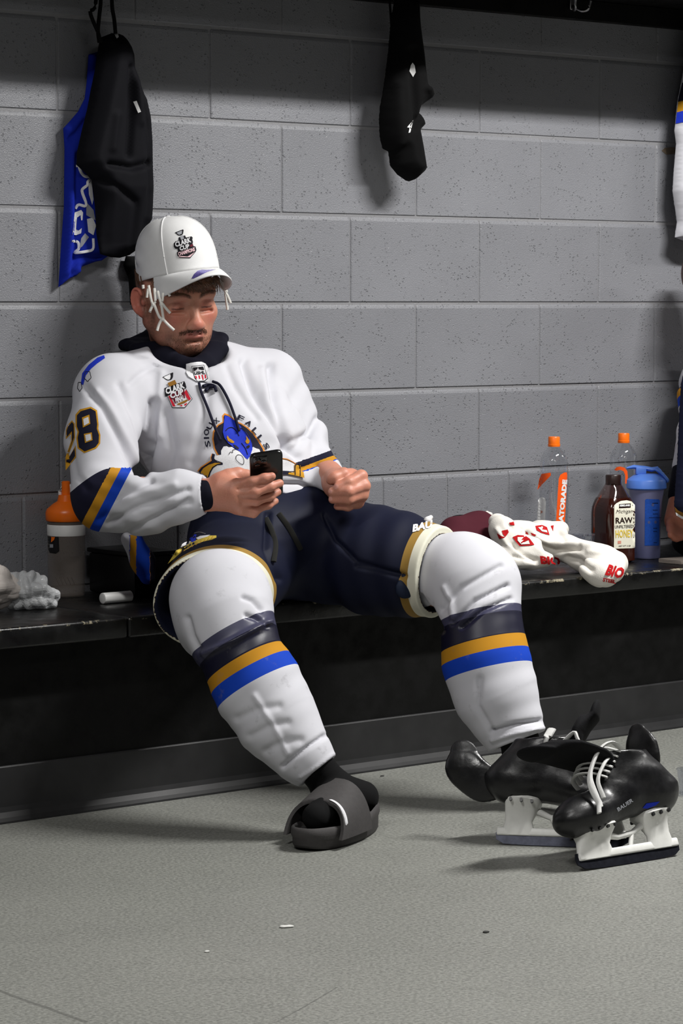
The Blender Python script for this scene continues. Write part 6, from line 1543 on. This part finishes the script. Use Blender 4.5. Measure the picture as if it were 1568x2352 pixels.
g = Field(); g.cap(sh-Vector((0, 0, 0.04)), pel+Vector((0, 0, 0.02)), 0.15, 0.16, k=0.06, flat=((0, 1, 0), 0.85))
for s_, e_, w_ in ((-1, eR_, wR_), (1, eL_, wL_)): g.chain([(sh+Vector((s_*0.15, 0, -0.03)), 0.070), (e_, 0.046), (e_.lerp(w_, 0.78), 0.034)], k=0.04)
g.disp(wrinkle((0.3, 0, 1), 70, 0.004, 2.0, sh, 0.7, (1, 0, 0), 1.2), sh, 0.7)
vp, fq = g.mesh(0.006); seat(vp)
tt = (vp-np.array(eR_))@np.array((wR_-eR_).normalized()); arm = np.abs((vp-np.array(eR_))@np.array((1, 0, 0))) < 0.1
bv = np.where(arm & (vp[:, 0] < eR_.x+0.08), np.clip((tt+0.10)*4, 0, 1), 0.0)
np_mesh('jersey', vp, fq, banded('jersey_knit_edge', [(0, WHITE), (0.28, NAVY), (0.40, GOLD), (0.49, ROYAL), (0.58, WHITE)], 'band'), p2, attrs={'band': bv})
g = Field(); g.cap(e_.lerp(wR_, 0.0) if False else eR_.lerp(wR_, 0.72), wR_.lerp(hR_, 0.25), 0.034, 0.032, k=0.01); vp, fq = g.mesh(0.005); np_mesh('undershirt_cuff', vp, fq, 'navy_rib', p2)
g = Field(); g.ell(pel, (0.19, 0.16, 0.11), k=0.04)
for k_ in kn: g.chain([(pel+Vector((0, -0.04, 0)), 0.12), (pel.lerp(k_, 0.85), 0.10)], k=0.05)
vp, fq = g.mesh(0.006); seat(vp); np_mesh('hockey_pants', vp, fq, cloth('pants_plain', (15, 19, 40), 0.65).m, p2)
for k_, a_ in zip(kn, an):
    g = Field(); g.chain([(pel.lerp(k_, 0.8), 0.085), (k_, 0.082), (k_.lerp(a_, 0.4), 0.072), (k_.lerp(a_, 0.85), 0.05)], k=0.03); vp, fq = g.mesh(0.006); np_mesh('hockey_sock', vp, fq, cloth('plain_sock', (190, 190, 196), 0.85).m, p2)
    g = Field(); g.chain([(k_.lerp(a_, 0.8), 0.042), (a_, 0.044)], k=0.01); g.chain([(a_, 0.044), (a_+Vector((0, -0.15, -0.055)), 0.036)], k=0.02); vp, fq = g.mesh(0.006); np_mesh('ankle_sock', vp, fq, 'black_sock', p2)
cloth('jersey_white', (190, 190, 196), 0.85)
hj = empty('hanging_jersey', aty(1640, 120, -0.06)); tag(hj, 'white striped jersey hanging from the rail at the right edge', 'jersey')
_, BV_HJ = hung('jersey_body', [(1572, 150), (1563, 200), (1556, 235), (1551, 284), (1549, 300), (1553, 330), (1547, 400), (1545, 440), (1551, 480), (1555, 510), (1550, 545), (1568, 552), (1640, 560), (1760, 540), (1790, 300), (1760, 60), (1690, -40), (1620, -20)], -0.055, 0.05, 'jersey_white', hj, folds=[([(1556, 290), (1562, 340), (1560, 420)], 6, -0.006), ([(1640, 100), (1620, 300), (1630, 500)], 8, -0.012), ([(1700, 100), (1690, 500)], 8, 0.010)])
decal('sleeve_stripe', [(1560, 215), (1566, 190), (1640, 190), (1640, 232), (1568, 232), (1556, 234)], BV_HJ, 'thread_navy', hj, 0.002, 6); decal('sleeve_stripe', [(1557, 234), (1566, 231), (1640, 228), (1640, 254), (1566, 255), (1554, 258)], BV_HJ, 'thread_gold', hj, 0.002, 6); decal('sleeve_stripe', [(1554, 258), (1566, 255), (1640, 253), (1640, 280), (1566, 281), (1551, 284)], BV_HJ, 'thread_royal', hj, 0.002, 6)
hpn = empty('spare_pants', aty(1620, 1195, -0.40)); tag(hpn, 'navy pants leg with gold and white hem at the right edge', 'pants')
_, BV_HP = hung('pants_leg', [(1572, 850), (1565, 880), (1562, 930), (1559, 990), (1556, 1060), (1552, 1110), (1549, 1160), (1552, 1180), (1566, 1190), (1620, 1200), (1690, 1195), (1700, 900), (1660, 850)], -0.385, 0.05, 'pants_plain', hpn)
decal('hem_band', [(1549, 1164), (1556, 1172), (1568, 1178), (1620, 1184), (1620, 1192), (1566, 1186), (1551, 1178)], BV_HP, 'thread_brown', hpn, 0.002, 5)
decal('hem_band', [(1551, 1177), (1566, 1186), (1620, 1192), (1620, 1200), (1566, 1192), (1553, 1184)], BV_HP, 'thread_white', hpn, 0.0026, 5)
# ================================================================== bits on the floor
plain('debris_white', (200, 200, 196), 0.8); plain('debris_dark', (40, 40, 38), 0.8); plain('debris_tan', (190, 176, 130), 0.8)
def bit(name, u, v, sx, sy, h, mat, label, ang=0.0):
    p = atz(u, v, 0.0); g = Field(); c_ = p+Vector((0, 0, h*0.45)); d = Vector((math.cos(ang), math.sin(ang), 0))
    g.cap(c_-d*sx*0.5, c_+d*sx*0.4, sy, sy*0.6, k=0.002, flat=((0, 0, 1), h/sy/2)); g.cap(c_+d*sx*0.2, c_+d*sx*0.2+Vector((-d.y, d.x, 0))*sy, sy*0.5, k=0.002, flat=((0, 0, 1), h/sy/2))
    vp, fq = g.mesh(max(0.0006, sy/6), pad=0.004, nb=12); vp[:, 2] = np.maximum(vp[:, 2], 0.0002); o = np_mesh(name, vp, fq, mat); tag(o, label, 'litter')
bit('paper_scrap', 661, 2130, 0.016, 0.006, 0.004, 'debris_white', 'white paper scrap on the floor in front of the slide', -0.5)
bit('paper_scrap', 476, 2187, 0.004, 0.003, 0.003, 'debris_white', 'tiny white scrap on the floor left of the bigger scrap')
bit('dirt_clump', 1117, 2142, 0.006, 0.004, 0.003, 'debris_dark', 'small dark clump on the bare floor below the skates')
bit('crumb', 1015, 1742, 0.004, 0.0028, 0.003, 'debris_tan', 'tan crumb on the floor by the cove base')
bit('dirt_clump', 822, 1767, 0.018, 0.003, 0.002, 'debris_dark', 'dark sliver on the floor right of the white sock', 0.3)
bit('dirt_clump', 878, 1783, 0.005, 0.003, 0.002, 'debris_dark', 'dark speck on the floor beside the dark sliver')
bit('dirt_clump', 905, 1764, 0.005, 0.003, 0.002, 'debris_dark', 'dark speck nearest the cove base between the feet')
